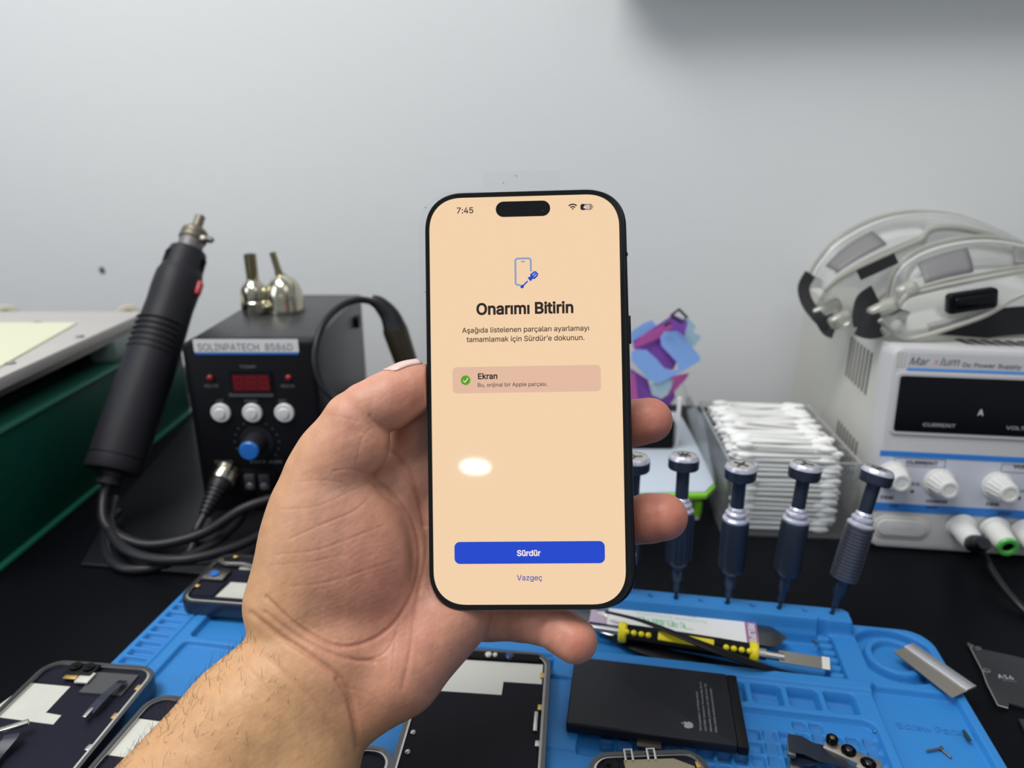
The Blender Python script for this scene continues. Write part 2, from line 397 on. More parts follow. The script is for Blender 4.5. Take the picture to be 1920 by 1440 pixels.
b = MB(); b.prism([((x+r0*(1.0 if k % 2 == 0 else 0.86)*math.cos(2*math.pi*k/20+0.1)), (y+r0*(1.0 if k % 2 == 0 else 0.86)*math.sin(2*math.pi*k/20+0.1))) for k in range(20)], 0.00002, 0.00005, E_grn)
bd = b.build('badge', scr, label='green check badge')
ck = [on_phone(868.8, 713.5), on_phone(871.8, 717), on_phone(877.5, 709)]
b = MB()
for (a0, a1), (b0, b1) in zip(ck[:-1], ck[1:]):
    t = Vector((b0-a0, b1-a1)).normalized(); n = Vector((-t.y, t.x))*0.00016
    b.add([(a0+n.x, a1+n.y, 0.00007), (b0+n.x, b1+n.y, 0.00007), (b0-n.x, b1-n.y, 0.00007), (a0-n.x, a1-n.y, 0.00007)], [(0, 1, 2, 3)], E_wht)
b.build('check_mark', scr)
x, y = on_phone(992.5, 1036); cw = plen(851.5, 1133.5, 1036); ch = on_phone(992, 1015.5)[1]-on_phone(992, 1057)[1]
b = MB(); b.prism(rrect(cw, ch, 0.0021, 8, x, y), 0.0, 0.00002, E_blue); b.build('continue_button', scr, label='wide blue button')
ptext('button_text', 'Sürdür', 991.5, 1042, 969.5, 1014, E_wht, 0.028, 'white bold button word', z=0.00005)
ptext('link_text', 'Vazgeç', 993, 1088, 969.5, 1017, E_lnk, 0.012, 'blue link word')
x, y = on_phone(980.5, 391.5); cw = plen(930, 1032, 391); ch = on_phone(980, 377.5)[1]-on_phone(980, 406.5)[1]
b = MB(); b.prism(rrect(cw, ch, ch/2, 12, x, y), 0.0, 0.00003, M_bezel); isl = b.build('front_camera_cutout', scr)
x, y = on_phone(1017, 395); b = MB(); b.lathe([(0.0001, 0.00004), (0.0006, 0.00004)], mat('front_lens', (0.01, 0.02, 0.05), 0.05), M=Matrix.Translation((x, y, 0)), n=16); b.build('front_lens', isl)
# wifi arcs, battery pill, repair icon
b = MB(); wx, wy = on_phone(1074, 393.5)
def arcband(b, cx, cy, r0, r1, a0, a1, z, m, n=12):
    vs = []; fs = []
    for k in range(n+1):
        a = math.radians(a0+(a1-a0)*k/n)
        vs += [(cx+r0*math.cos(a), cy+r0*math.sin(a), z), (cx+r1*math.cos(a), cy+r1*math.sin(a), z)]
        if k: fs.append((2*k-2, 2*k-1, 2*k+1, 2*k))
    b.add(vs, fs, m)
for r0, r1 in ((0.0, 0.0006), (0.0010, 0.00148), (0.0019, 0.0024)): arcband(b, wx, wy, r0, r1, 45, 135, 0.00003, E_txt)
b.build('wifi_icon', scr)
x, y = on_phone(1099.5, 388); cw = plen(1088.5, 1111, 388); ch = cw*0.52
b = MB(); b.prism(rrect(cw, ch, ch*0.33, 5, x, y), 0.0, 0.00002, E_bat); b.prism(rrect(cw*0.42, ch, ch*0.30, 5, x-cw*0.29, y), 0.00002, 0.00004, E_txt)
b.box((x+cw*0.55, y, 0.00001), (cw*0.05, ch*0.35, 0.00002), E_bat)
text_mb(b, '40', E_wht, Matrix.Translation((x, y-ch*0.28, 0.00005)), width=cw*0.50, align='C', bold=0.03); b.build('battery_icon', scr)
def line2(b, pts, w, m, z=0.00003, closed=False):
    P = [Vector(p) for p in pts]; n = len(P); vs = []; fs = []
    for i in range(n):
        a, c = (P[i-1], P[(i+1) % n]) if closed else (P[max(i-1, 0)], P[min(i+1, n-1)])
        t = (c-a).normalized(); q = Vector((-t.y, t.x))*w/2
        vs += [(P[i].x+q.x, P[i].y+q.y, z), (P[i].x-q.x, P[i].y-q.y, z)]
    for i in range(n if closed else n-1):
        j = (i+1) % n; fs.append((2*i, 2*i+1, 2*j+1, 2*j))
    b.add(vs, fs, m)
b = MB(); x, y = on_phone(981, 509.5); u = plen(966.5, 995.5, 509)
body = rrect(u, u*1.72, u*0.16, 5, x, y)
keep = [p for p in body]
start = 3
line2(b, [(x+u/2, y-u*0.0), (x+u/2, y+u*0.70)]+[p for p in body[1:6]]+[p for p in body[6:12]]+[p for p in body[12:18]]+[(x-u*0.18, y-u*0.86)], u*0.12, E_lb)
line2(b, [(x-u*0.12, y+u*0.66), (x+u*0.12, y+u*0.66)], u*0.09, E_lb)
p0 = Vector(on_phone(976.5, 540)); p1 = Vector(on_phone(989.5, 527)); p2 = Vector(on_phone(992, 524.5)); p3 = Vector(on_phone(1007, 511))
def taper(b, pts, ws, m, z):
    P = [Vector(p) for p in pts]; t = (P[-1]-P[0]).normalized(); q = Vector((-t.y, t.x)); vs = []
    for p, w in zip(P, ws): vs += [(p.x+q.x*w/2, p.y+q.y*w/2, z), (p.x-q.x*w/2, p.y-q.y*w/2, z)]
    b.add(vs, [(2*i, 2*i+1, 2*i+3, 2*i+2) for i in range(len(P)-1)], m)
taper(b, [p0, p0.lerp(p1, 0.12), p0.lerp(p1, 0.30), p0.lerp(p1, 0.38), p1], [u*0.05, u*0.22, u*0.2, u*0.09, u*0.09], E_blue, 0.00004)
taper(b, [p2, p2.lerp(p3, 0.18), p2.lerp(p3, 0.28), p2.lerp(p3, 0.42), p2.lerp(p3, 0.85), p3], [u*0.28, u*0.28, u*0.20, u*0.42, u*0.40, u*0.24], E_blue, 0.00004)
for s_ in (-0.07, 0.07):
    t = (p3-p2).normalized(); q = Vector((-t.y, t.x))*u*s_; line2(b, [tuple(p2.lerp(p3, 0.5)+q), tuple(p2.lerp(p3, 0.86)+q)], u*0.035, E_wht, 0.00005)
b.build('repair_icon', scr, label='light blue phone outline with a dark blue screwdriver')
M_film = clear('protective_film', (0.985, 0.985, 0.985), 0.004, (0.9, 0.9, 0.9), 0.02, 0.04)
b = MB()
b.prism(rrect(0.0790, 0.1612, 0.0135, 10, cx=-0.0011), 0.00016, 0.00022, M_film)
x, y = on_phone(978, 338); b.prism(rrect(plen(905, 1050, 338), 0.0070, 0.002, 5, x, y), 0.00024, 0.0003, M_film)
for (px, py, s_) in ((968, 331, .0009), (944, 344, .0005), (799, 390, .0006), (797, 548, .0005), (803, 1103, .0006)):
    x, y = on_phone(px, py); line2(b, [(x-s_, y), (x, y+s_*0.5), (x+s_*0.4, y-s_*0.6)], 0.00018, M_inkm, 0.0004)
b.build('protective_film', phone, label='clear protective film with a pull tab on top')

# the round lamp behind the viewer that glints in the glass
lx_, ly_ = on_phone(891, 875); gp = PH @ Vector((lx_, ly_, 0)); gn = (PH.to_3x3() @ Vector((0, 0, 1))).normalized(); gd = (gp-Vector((0, 0, CH))).normalized(); gr = gd-2*gd.dot(gn)*gn
ld = bpy.data.lights.new('desk_lamp', 'AREA'); ld.shape = 'ELLIPSE'; ld.size = 0.10; ld.size_y = 0.045; ld.energy = 0.42; ld.color = (1, 0.97, 0.9)
lo = bpy.data.objects.new('desk_lamp', ld); COL.objects.link(lo); lo.location = gp+gr*2.2; lo.rotation_euler = (-gr).to_track_quat('-Z', 'Y').to_euler()
lo.rotation_euler = (-gr).to_track_quat('-Z', 'Y').to_euler()

# ------------------------------------------------------------------ hand and forearm
def K(px, py, Z): return np.array([(px-960)*Z/F, (py-720)*Z/F, Z], dtype=np.float64)
def rcone(P, a, b, r1, r2):
    ba = b-a; l2 = float(ba@ba); rr = r1-r2; a2 = l2-rr*rr; il2 = 1.0/l2
    pa = P-a; y = pa@ba; z = y-l2
    x2 = ((pa*l2-y[:, None]*ba)**2).sum(1); y2 = y*y*l2; z2 = z*z*l2
    k = math.copysign(1, rr)*rr*rr*x2
    c1 = np.sign(z)*a2*z2 > k; c2 = np.sign(y)*a2*y2 < k
    d = (np.sqrt(x2*a2*il2)+y*rr)*il2-r1
    d = np.where(c2, np.sqrt(x2+y2)*il2-r1, d); d = np.where(c1, np.sqrt(x2+z2)*il2-r2, d)
    return d
def ellip(P, c, r, ax=None):
    q = P-c
    if ax is not None: q = q@ax.T
    k0 = np.sqrt(((q/r)**2).sum(1)); k1 = np.sqrt(((q/(r*r))**2).sum(1))+1e-9
    return k0*(k0-1.0)/k1
def smin(a, b, k):
    h = np.maximum(k-np.abs(a-b), 0)/k; return np.minimum(a, b)-h*h*h*k/6.0
def smax(a, b, k): return -smin(-a, -b, k)
def rotz(deg):
    a = math.radians(deg); c, s = math.cos(a), math.sin(a); return np.array([[c, s, 0], [-s, c, 0], [0, 0, 1.0]])
def chain(P, pts, k=4.0):
    d = None
    for (p, r), (q, s) in zip(pts[:-1], pts[1:]):
        e = rcone(P, K(*p), K(*q), r, s); d = e if d is None else smin(d, e, k)
    return d
_R = np.array(((0.99898, -0.01524, -0.04262), (0.01627, 0.99958, 0.02394), (0.04223, -0.02461, 0.9988)))
_FL = np.diag([1.0, -1.0, -1.0])            # camera axes -> x right, y down, z away
PHR = _FL@_R                                # columns: phone axes
PHC = _FL@np.array([5.51673, -5.72233, -271.37955])
def hand_sdf(P):
    # forearm: two long cones side by side
    d = chain(P, [((585, 1235, 272), 22.0), ((470, 1360, 262), 24.5), ((210, 1680, 238), 29.0)], 6)
    d = smin(d, chain(P, [((610, 1290, 270), 18.0), ((560, 1430, 262), 21.0), ((440, 1750, 238), 26.0)], 6), 14)
    # palm slab
    d = smin(d, ellip(P, K(745, 1120, 292), np.array([34.0, 44.0, 15.0]), rotz(30)), 16)
    d = smin(d, rcone(P, K(615, 1240, 275), K(720, 1130, 286), 21.0, 19.0), 14)
    d = smin(d, rcone(P, K(820, 900, 300), K(850, 1060, 300), 15.0, 15.0), 14)
    # heel on the little finger side
    d = smin(d, chain(P, [((668, 1322, 268), 13.5), ((745, 1255, 276), 17.0), ((845, 1150, 286), 16.0)], 5), 9)
    # ball of the thumb
    th = ellip(P, K(640, 1035, 276), np.array([26.5, 34.0, 19.0]), rotz(-14))
    th = smin(th, rcone(P, K(560, 1130, 274), K(600, 960, 275), 20.0, 17.5), 12)
    d = smin(d, th, 6.5)
    # thumb
    t1 = chain(P, [((588, 1010, 276), 18.5), ((612, 895, 275), 15.2), ((628, 858, 274), 14.6)], 6)
    t2 = chain(P, [((630, 862, 274), 14.2), ((666, 793, 273), 12.6)], 5)
    t3 = chain(P, [((688, 768, 272.5), 10.8), ((730, 751, 275), 10.8), ((768, 730, 278), 10.2), ((797, 716, 281), 9.2)], 5)
    tb = smin(t1, t2, 5); tb = smin(tb, ellip(P, K(672, 830, 271), np.array([12.0, 13.0, 10.5])), 4)
    tb = smin(tb, t3, 1.7)
    out = smin(d, tb, 7)
    # web between thumb and index
    web = smin(d, chain(P, [((655, 920, 283), 12.0), ((745, 905, 291), 12.0), ((810, 880, 297), 13.0)], 5), 9)
    web = smin(web, chain(P, [((730, 960, 284), 11.0), ((782, 1050, 287), 10.0), ((795, 1140, 287), 9.0)], 5), 5)
    out = np.minimum(smin(out, web, 3.0), out)
    # fingers
    idx = chain(P, [((800, 990, 300), 13.0), ((778, 865, 296), 11.6), ((785, 795, 295), 10.8), ((850, 715, 296), 9.2), ((925, 660, 291), 8.4)], 4)
    mid = chain(P, [((840, 930, 304), 12.0), ((985, 850, 311), 10.0), ((1120, 808, 300), 9.2), ((1190, 793, 289.5), 9.0), ((1218, 788, 286.5), 9.1)], 4)
    rin = chain(P, [((860, 1030, 304), 12.0), ((1010, 1010, 312), 10.2), ((1150, 985, 300), 9.6), ((1215, 972, 289.5), 9.5), ((1245, 969, 286.5), 9.4)], 4)
    pin = chain(P, [((858, 1130, 296), 12.0), ((915, 1150, 296), 10.5), ((975, 1158, 294), 9.6)], 5)
    pin2 = chain(P, [((985, 1160, 292), 9.2), ((1030, 1172, 284), 8.6)], 3)
    pin3 = chain(P, [((1048, 1180, 280), 9.0), ((1078, 1201, 276), 8.7)], 3)
    pin = smin(smin(pin, pin2, 2.5), pin3, 2.0)
    for fgr, k in ((idx, 7), (mid, 8), (rin, 8), (pin, 5)):
        out = np.minimum(out, smin(web, fgr, k))
    # flesh flattens against the phone
    q = (P-PHC)@PHR; bx = np.abs(q-np.array([1.2, 0.0, 2.8]))-np.array([38.9, 80.6, 6.6]); rb = 1.2
    qx, qy = np.abs(q[:, 0]-0.6)-(39.0-13), np.abs(q[:, 1])-(80.6-13)
    d2 = np.minimum(np.maximum(qx, qy), 0)+np.hypot(np.maximum(qx, 0), np.maximum(qy, 0))-13
    dz = np.abs(q[:, 2]-1.0)-9.0
    box = np.minimum(np.maximum(d2, dz), 0)+np.hypot(np.maximum(d2, 0), np.maximum(dz, 0))
    return np.maximum(smax(out, -box, 1.0), np.maximum(P[:, 1]-169.0, -167.0-P[:, 0]))
def surface_nets(sdf, lo, hi, h):
    n = np.ceil((np.array(hi)-np.array(lo))/h).astype(int)+1
    xs = [lo[i]+h*np.arange(n[i]) for i in range(3)]
    G = np.empty(tuple(n), np.float32)
    for i0 in range(0, n[0], 16):
        A = np.stack(np.meshgrid(xs[0][i0:i0+16], xs[1], xs[2], indexing='ij'), -1)
        G[i0:i0+16] = sdf(A.reshape(-1, 3)).reshape(A.shape[:3])
    ins = G < 0
    c = ins[:-1, :-1, :-1].astype(np.int8)
    for dx in (0, 1):
        for dy in (0, 1):
            for dz in (0, 1):
                if dx+dy+dz: c = c+ins[dx:n[0]-1+dx, dy:n[1]-1+dy, dz:n[2]-1+dz]
    act = (c > 0) & (c < 8); idx = -np.ones(act.shape, np.int64); ids = np.argwhere(act); idx[act] = np.arange(len(ids))
    V_ = np.array(lo)+h*(ids+0.5); quads = []
    for ax in range(3):
        s0 = [slice(None)]*3; s1 = [slice(None)]*3; s0[ax] = slice(0, -1); s1[ax] = slice(1, None)
        a, b_ = ins[tuple(s0)], ins[tuple(s1)]; e = np.argwhere(a != b_); o1, o2 = [(1, 2), (2, 0), (0, 1)][ax]
        e = e[(e[:, o1] > 0) & (e[:, o2] > 0) & (e[:, o1] < n[o1]-1) & (e[:, o2] < n[o2]-1)]
        flip = a[tuple(e.T)]
        def g(d1, d2):
            q = e.copy(); q[:, o1] -= d1; q[:, o2] -= d2; return idx[tuple(q.T)]
        q = np.stack([g(0, 0), g(1, 0), g(1, 1), g(0, 1)], 1); q[~flip] = q[~flip][:, ::-1]; quads.append(q)
    return V_, np.concatenate(quads)
def project(sdf, P, it=3, e=0.05, mv=1.0):
    for _ in range(it):
        d = sdf(P); g = np.stack([sdf(P+np.eye(3)[i]*e)-d for i in range(3)], 1)/e
        g /= (np.linalg.norm(g, axis=1, keepdims=True)+1e-9); P = P-g*np.clip(d, -mv, mv)[:, None]
    return P, g
def subdiv(Vv, Q):
    E = np.concatenate([Q[:, [0, 1]], Q[:, [1, 2]], Q[:, [2, 3]], Q[:, [3, 0]]]); E = np.sort(E, 1)
    key = E[:, 0]*len(Vv)+E[:, 1]; uq, inv = np.unique(key, return_inverse=True)
    em = (Vv[uq//len(Vv)]+Vv[uq % len(Vv)])/2; fm = Vv[Q].mean(1); nv = len(Vv); m = len(Q)
    e = inv.reshape(4, m).T+nv; f = np.arange(m)+nv+len(em)
    Q2 = np.concatenate([np.stack([Q[:, i], e[:, i], f, e[:, (i-1) % 4]], 1) for i in range(4)])
    return np.concatenate([Vv, em, fm]), Q2
def polydist(p, pl):
    d = np.full(len(p), 1e9)
    for a, b_ in zip(pl[:-1], pl[1:]):
        a, b_ = np.array(a, float), np.array(b_, float); ab = b_-a; t = np.clip(((p-a)@ab)/(ab@ab), 0, 1)
        d = np.minimum(d, np.linalg.norm(p-(a+t[:, None]*ab), axis=1))
    return d
def sm2(pl, n=5): return [tuple(v[:2]) for v in catmull([(x, y, 0) for x, y in pl], n)]
HV, HQ = surface_nets(hand_sdf, (-170, -8, 222), (78, 172, 326), 1.3)
HV, _ = project(hand_sdf, HV, 4)
for _ in range(2):
    HV, HQ = subdiv(HV, HQ); HV, HN = project(hand_sdf, HV, 2)
pxy = np.stack([960+F*HV[:, 0]/HV[:, 2], 720+F*HV[:, 1]/HV[:, 2]], 1)
view = -HV/np.linalg.norm(HV, axis=1, keepdims=True); face = np.clip((HN*view).sum(1), 0, 1)
near = (HV[:, 2] < 300)
creases = [  # (polyline, depth mm, width px)
    ([(470, 1150), (520, 1190), (590, 1235), (650, 1290), (672, 1400)], 1.2, 6.5), ([(632, 1275), (655, 1320), (671, 1405)], 0.9, 5),
    ([(497, 1148), (560, 1195), (640, 1232), (700, 1240)], 0.55, 5),
    ([(440, 1182), (520, 1250), (600, 1330), (650, 1420)], 0.35, 7),
    ([(430, 1215), (500, 1290), (565, 1370), (600, 1440)], 0.22, 6),
    ([(500, 1120), (560, 1175), (640, 1212), (715, 1190), (765, 1130), (786, 1060), (778, 985), (740, 925), (700, 892)], 0.75, 4.5),
    ([(690, 890), (655, 880), (625, 884)], 0.3, 4),
    ([(690, 888), (720, 930), (760, 960)], 0.55, 4),
    ([(727, 842), (765, 880), (785, 930), (795, 985)], 0.8, 5),
    ([(755, 880), (790, 950), (800, 1030), (785, 1110)], 0.5, 5),
    ([(694, 780), (705, 794), (724, 808)], 0.45, 4), 
    ([(700, 800), (680, 820), (668, 870)], 0.2, 4), ([(655, 790), (668, 806), (712, 826)], 0.15, 4),
    ([(600, 775), (640, 782), (670, 790)], 0.2, 4),
    ([(545, 1010), (600, 985), (660, 960), (690, 935)], 0.30, 4), ([(530, 955), (590, 950), (650, 925), (692, 905)], 0.22, 4),
    ([(520, 1040), (600, 1030), (680, 1000), (720, 985)], 0.22, 4), ([(510, 1060), (590, 1052), (650, 1040)], 0.16, 4),
    ([(545, 1100), (620, 1090), (700, 1065), (745, 1050)], 0.2, 4), ([(560, 905), (600, 900), (640, 905)], 0.2, 4),
    ([(790, 1085), (780, 1140), (770, 1215), (755, 1290)], 0.4, 5), ([(770, 1100), (745, 1180), (735, 1260)], 0.2, 4),
    ([(640, 1215), (670, 1240), (720, 1225), (742, 1190)], 0.3, 4),
    ([(905, 1150), (900, 1185), (895, 1230)], 0.35, 5), ([(700, 1385), (697, 1400), (700, 1420)], 0.3, 4),
    ([(1022, 1160), (1008, 1185), (1010, 1215)], 0.45, 5), ([(975, 1148), (972, 1170), (980, 1195)], 0.3, 5),
    ([(640, 1290), (690, 1300), (720, 1330)], 0.2, 5), ([(560, 1160), (620, 1195), (660, 1200)], 0.2, 5)]
disp = np.zeros(len(HV)); cr = np.zeros(len(HV))
for pl, dp, w in creases:
    if dp < 0.34: dp, w = dp*0.62, w*0.68
    d = polydist(pxy, sm2(pl)); g = np.exp(-(d/w)**2); disp += dp*0.72*g; cr = np.maximum(cr, g*min(1, dp*1.2))
# swellings beside the folds
def noise2(p, s, seed):
    r = np.random.default_rng(seed); o = np.zeros(len(p))
    for _ in range(14):
        a = r.uniform(0, 2*math.pi); k = np.array([math.cos(a), math.sin(a)])/s*r.uniform(0.6, 1.6)*2*math.pi; o += np.sin(p@k+r.uniform(0, 6.28))
    return o/14**0.5
disp += 0.10*noise2(pxy, 70, 1)+0.02*noise2(pxy, 16, 2)
palmw = np.exp(-(((pxy-np.array([650, 1060]))/np.array([170, 190]))**2).sum(1))
disp += 0.012*np.sin(pxy@np.array([0.25, 0.60])+2.5*noise2(pxy, 90, 3))*palmw
HV2 = HV-HN*(disp*face*near)[:, None]
# skin colour: pink palm, yellower wrist and forearm, red finger pads
def blob(x, y, rx, ry): return np.exp(-(((pxy[:, 0]-x)/rx)**2+((pxy[:, 1]-y)/ry)**2))
yel = np.array([0.61, 0.375, 0.205]); pnk = np.array([0.60, 0.315, 0.235]); red = np.array([0.58, 0.215, 0.165]); pale = np.array([0.64, 0.40, 0.31])
ax = (pxy-np.array([560, 1235]))@np.array([0.66, -0.75])
wpk = 1/(1+np.exp(-(ax-25)/40)); left = 1/(1+np.exp(-(pxy[:, 0]-(600-(pxy[:, 1]-900)*0.10))/35))
wpk = wpk*np.clip(left+0.25, 0, 1)
C_ = yel+(pnk-yel)*wpk[:, None]
def mixc(C_, c, w): return C_+(c-C_)*np.clip(w, 0, 1)[:, None]
C_ = mixc(C_, red, 0.22*blob(690, 1060, 80, 100)+0.15*blob(720, 1130, 60, 70)+0.3*blob(700, 1330, 90, 60)+0.22*blob(780, 1200, 90, 100))
C_ = mixc(C_, pale, 0.5*blob(640, 920, 60, 25)+0.35*blob(600, 1000, 60, 60)+0.3*noise2(pxy, 25, 5).clip(0, 2)*wpk*0.5)
C_ = mixc(C_, red, 0.5*blob(770, 745, 35, 45)+0.75*(pxy[:, 0] > 1150)*1.0+0.7*blob(1085, 1210, 40, 40)+0.35*blob(1010, 1170, 60, 40))
C_ = mixc(C_, red*0.8, 0.35*cr*face)
C_ *= np.array([0.97, 0.90, 0.83]); C_ *= (1+0.035*noise2(pxy, 30, 7)+0.02*noise2(pxy, 7, 8))[:, None]
# camera axes -> world
Wv = np.stack([HV2[:, 0], HV2[:, 2]*CP-HV2[:, 1]*SP, -HV2[:, 2]*SP-HV2[:, 1]*CP], 1)/1000; Wv[:, 2] += CH
base = (0.0, 0.0, 0.0)
me = bpy.data.meshes.new('hand'); me.vertices.add(len(Wv)); me.loops.add(HQ.size); me.polygons.add(len(HQ))
me.vertices.foreach_set('co', Wv.astype(np.float32).ravel())
me.loops.foreach_set('vertex_index', HQ.astype(np.int32).ravel())
me.polygons.foreach_set('loop_start', np.arange(0, HQ.size, 4, dtype=np.int32)); me.polygons.foreach_set('use_smooth', np.ones(len(HQ), bool))
me.update(calc_edges=True); me.validate()
at = me.color_attributes.new('skin', 'FLOAT_COLOR', 'POINT'); at.data.foreach_set('color', np.concatenate([C_.clip(0, 1), np.ones((len(C_), 1))], 1).astype(np.float32).ravel())
skin = bpy.data.materials.new('skin'); skin.use_nodes = True; nt = skin.node_tree; pb = nt.nodes['Principled BSDF']
a_ = nt.nodes.new('ShaderNodeAttribute'); a_.attribute_name = 'skin'; nt.links.new(a_.outputs['Color'], pb.inputs['Base Color'])
pb.inputs['Roughness'].default_value = 0.46; pb.inputs['Specular IOR Level'].default_value = 0.35
pb.inputs['Subsurface Weight'].default_value = 0.25; pb.inputs['Subsurface Radius'].default_value = (1.0, 0.35, 0.2); pb.inputs['Subsurface Scale'].default_value = 0.003
tc = nt.nodes.new('ShaderNodeTexCoord'); vo = nt.nodes.new('ShaderNodeTexVoronoi'); vo.inputs['Scale'].default_value = 900; vo.feature = 'DISTANCE_TO_EDGE'
ns = nt.nodes.new('ShaderNodeTexNoise'); ns.inputs['Scale'].default_value = 350; ns.inputs['Detail'].default_value = 5
nt.links.new(tc.outputs['Object'], vo.inputs['Vector']); nt.links.new(tc.outputs['Object'], ns.inputs['Vector'])
ad = nt.nodes.new('ShaderNodeMath'); ad.operation = 'ADD'; nt.links.new(vo.outputs['Distance'], ad.inputs[0]); nt.links.new(ns.outputs['Fac'], ad.inputs[1])
bp = nt.nodes.new('ShaderNodeBump'); bp.inputs['Strength'].default_value = 0.11; bp.inputs['Distance'].default_value = 0.0003
nt.links.new(ad.outputs[0], bp.inputs['Height']); nt.links.new(bp.outputs['Normal'], pb.inputs['Normal'])
me.materials.append(skin)
person = bpy.data.objects.new('person', me); COL.objects.link(person)
tag(person, "person's bare left hand and hairy forearm, palm forward, holding up the lit smartphone", 'person')
def CW(px, py, Z):
    q = K(px, py, Z*1000)/1000; return Vector((q[0], q[2]*CP-q[1]*SP, CH-q[2]*SP-q[1]*CP))
# thumb nail
b = MB(); M_nail = mat('nail', (0.70, 0.50, 0.45), 0.22, spec=0.5, coat=0.2)
A_, B_ = K(688, 766, 273), K(797, 716, 281); td = (B_-A_)/np.linalg.norm(B_-A_); e1 = np.cross(td, np.array([0, 0, 1.0])); e1 /= np.linalg.norm(e1)
if e1[1] > 0: e1 = -e1
e2 = np.cross(td, e1); e2 = e2 if e2[2] > 0 else -e2      # e1 up in the picture, e2 away from the viewer
NU, NV = 12, 12; pts = []
for i in range(NU):
    t = 0.46+0.58*i/(NU-1)
    for j in range(NV):
        ph = math.radians(-48+112*j/(NV-1)); wdt = 1.0 if i > 2 else (0.55+0.2*i)
        ph = math.radians(8)+(ph-math.radians(8))*wdt
        pts.append(A_+td*(t*np.linalg.norm(B_-A_))+(e1*math.cos(ph)+e2*math.sin(ph))*11.0)
pts, nn_ = project(hand_sdf, np.array(pts), 8, mv=3.0); pts = pts+nn_*0.25
b.add([Vector((p[0]/1000, (p[2]*CP-p[1]*SP)/1000, CH+(-p[2]*SP-p[1]*CP)/1000)) for p in pts], [(i*NV+j, i*NV+j+1, (i+1)*NV+j+1, (i+1)*NV+j) for i in range(NU-1) for j in range(NV-1)], M_nail)
nail = b.build('thumbnail', person); sm = nail.modifiers.new('thick', 'SOLIDIFY'); sm.thickness = 0.0004; sm.offset = 0
# arm hair
b = MB(); M_hair = mat('dark_hair', (0.07, 0.045, 0.03), 0.5)
m1 = (ax < -25) & (face > 0.02) & (pxy[:, 1] < 1450) & (((pxy[:, 0]-340)*0.732+(pxy[:, 1]-1300)*0.681) < 175) & near
cand = np.flatnonzero(m1); wts = 1.0/(0.15+face[cand]); wts /= wts.sum()
for i in rng.choice(cand, 210, replace=False, p=wts):
    p = Vector(Wv[i]); nrm = HN[i]; nw = Vector((nrm[0], nrm[2]*CP-nrm[1]*SP, -nrm[2]*SP-nrm[1]*CP)).normalized()
    dr = (Vector((0.30, 0.1, 0.8))+Vector(rng.uniform(-0.5, 0.5, 3))).normalized(); L_ = rng.uniform(0.002, 0.006); cu = Vector(rng.uniform(-0.5, 0.5, 3))
    pts = [p+nw*L_*0.30*t*(1.2-t)+dr*L_*t+cu*L_*0.4*t*t for t in (0, 0.33, 0.66, 1.0)]
    b.tube(pts, [0.00005, 0.00005, 0.00004, 0.00002], M_hair, n=4)
b.build('arm_hair', person, kind='stuff')
# ------------------------------------------------------------------ soldering / hot air station
sx0 = -0.189; SM = Matrix.Translation((sx0, 0.494, 0))
st = thing('hot_air_station', 'black soldering and hot air station with three white buttons and a blue-capped knob', 'soldering station', SM)
b = MB(); b.box((0, 0.088, 0.072), (0.092, 0.166, 0.130), M_greybox, 0.002); b.build('body', st)
b = MB()
prof = rrect(0.0955, 0.135, 0.006, 5, 0, 0.0705)
b.loft([[(x, y_, z) for x, z in rrect(0.0955-i, 0.135-i, 0.006, 5, 0, 0.0705)] for i, y_ in ((0, 0.010), (0, -0.001), (0.001, -0.0035), (0.004, -0.0045))], M_black)
b.build('front_bezel', st)
FX = Matrix.Translation((0, -0.0046, 0)) @ Matrix.Rotation(math.radians(90), 4, 'X')     # x right, y up, z towards viewer
def spx(px, py):   # pixel on the front plane -> local x,z
    v = V(px, py, 0.4895); return v.x-sx0, v.z
def front_rect(b, px0, py0, px1, py1, m, t=0.0004, r=0.001, z0=0.0):
    x0, z1 = spx(px0, py0); x1, zz = spx(px1, py1); b.prism(rrect(x1-x0, z1-zz, r, 4, (x0+x1)/2, (z1+zz)/2), z0, z0+t, m, M=FX)
M_inkm2 = mat('ink_soft', (0.22, 0.22, 0.22), 0.5)
b = MB(); front_rect(b, 361.5, 635.5, 561, 664.5, M_blue, 0.0004, 0.0012); front_rect(b, 361.5, 635.5, 561, 660, M_label, 0.0006, 0.001)
x, z = spx(461, 657); text_mb(b, 'SOLINPATECH  8586D', M_inkm2, FX @ Matrix.Translation((x, z, 0.00065)), width=spx(551, 657)[0]-spx(373, 657)[0], height=0.0055, align='C', bold=0.01)
b.build('name_label', st, label='white name strip with a blue lower edge')
b = MB(); front_rect(b, 430, 695, 514, 738, M_blackm, 0.0012, 0.001); dsp = b.build('display_frame', st)
b = MB(); front_rect(b, 436, 702, 508, 732, M_red, 0.0003, 0.0006, z0=0.0012); dg = b.build('display', dsp)
M_seg = mat('red_segment_lit', (0.22, 0.012, 0.018), 0.3); b = MB()
for k in range(3):
    x, z = spx(449+24*k, 717); 
    for (dx, dz, w_, h_) in ((0, 0.0042, .0045, .0008), (0, 0, .0045, .0008), (0, -0.0042, .0045, .0008), (-.0027, .0021, .0008, .0036), (.0027, .0021, .0008, .0036), (-.0027, -.0021, .0008, .0036), (.0027, -.0021, .0008, .0036)):
        b.box((x+dx, z+dz, 0.0016), (w_, h_, 0.0002), M_seg, M=FX)
b.build('digit_segments', dsp)
b = MB(); front_rect(b, 430, 737, 514, 743, mat('dark_grey_trim', (0.07, 0.07, 0.075), 0.4), 0.0014, 0.0005); b.build('display_lip', st)
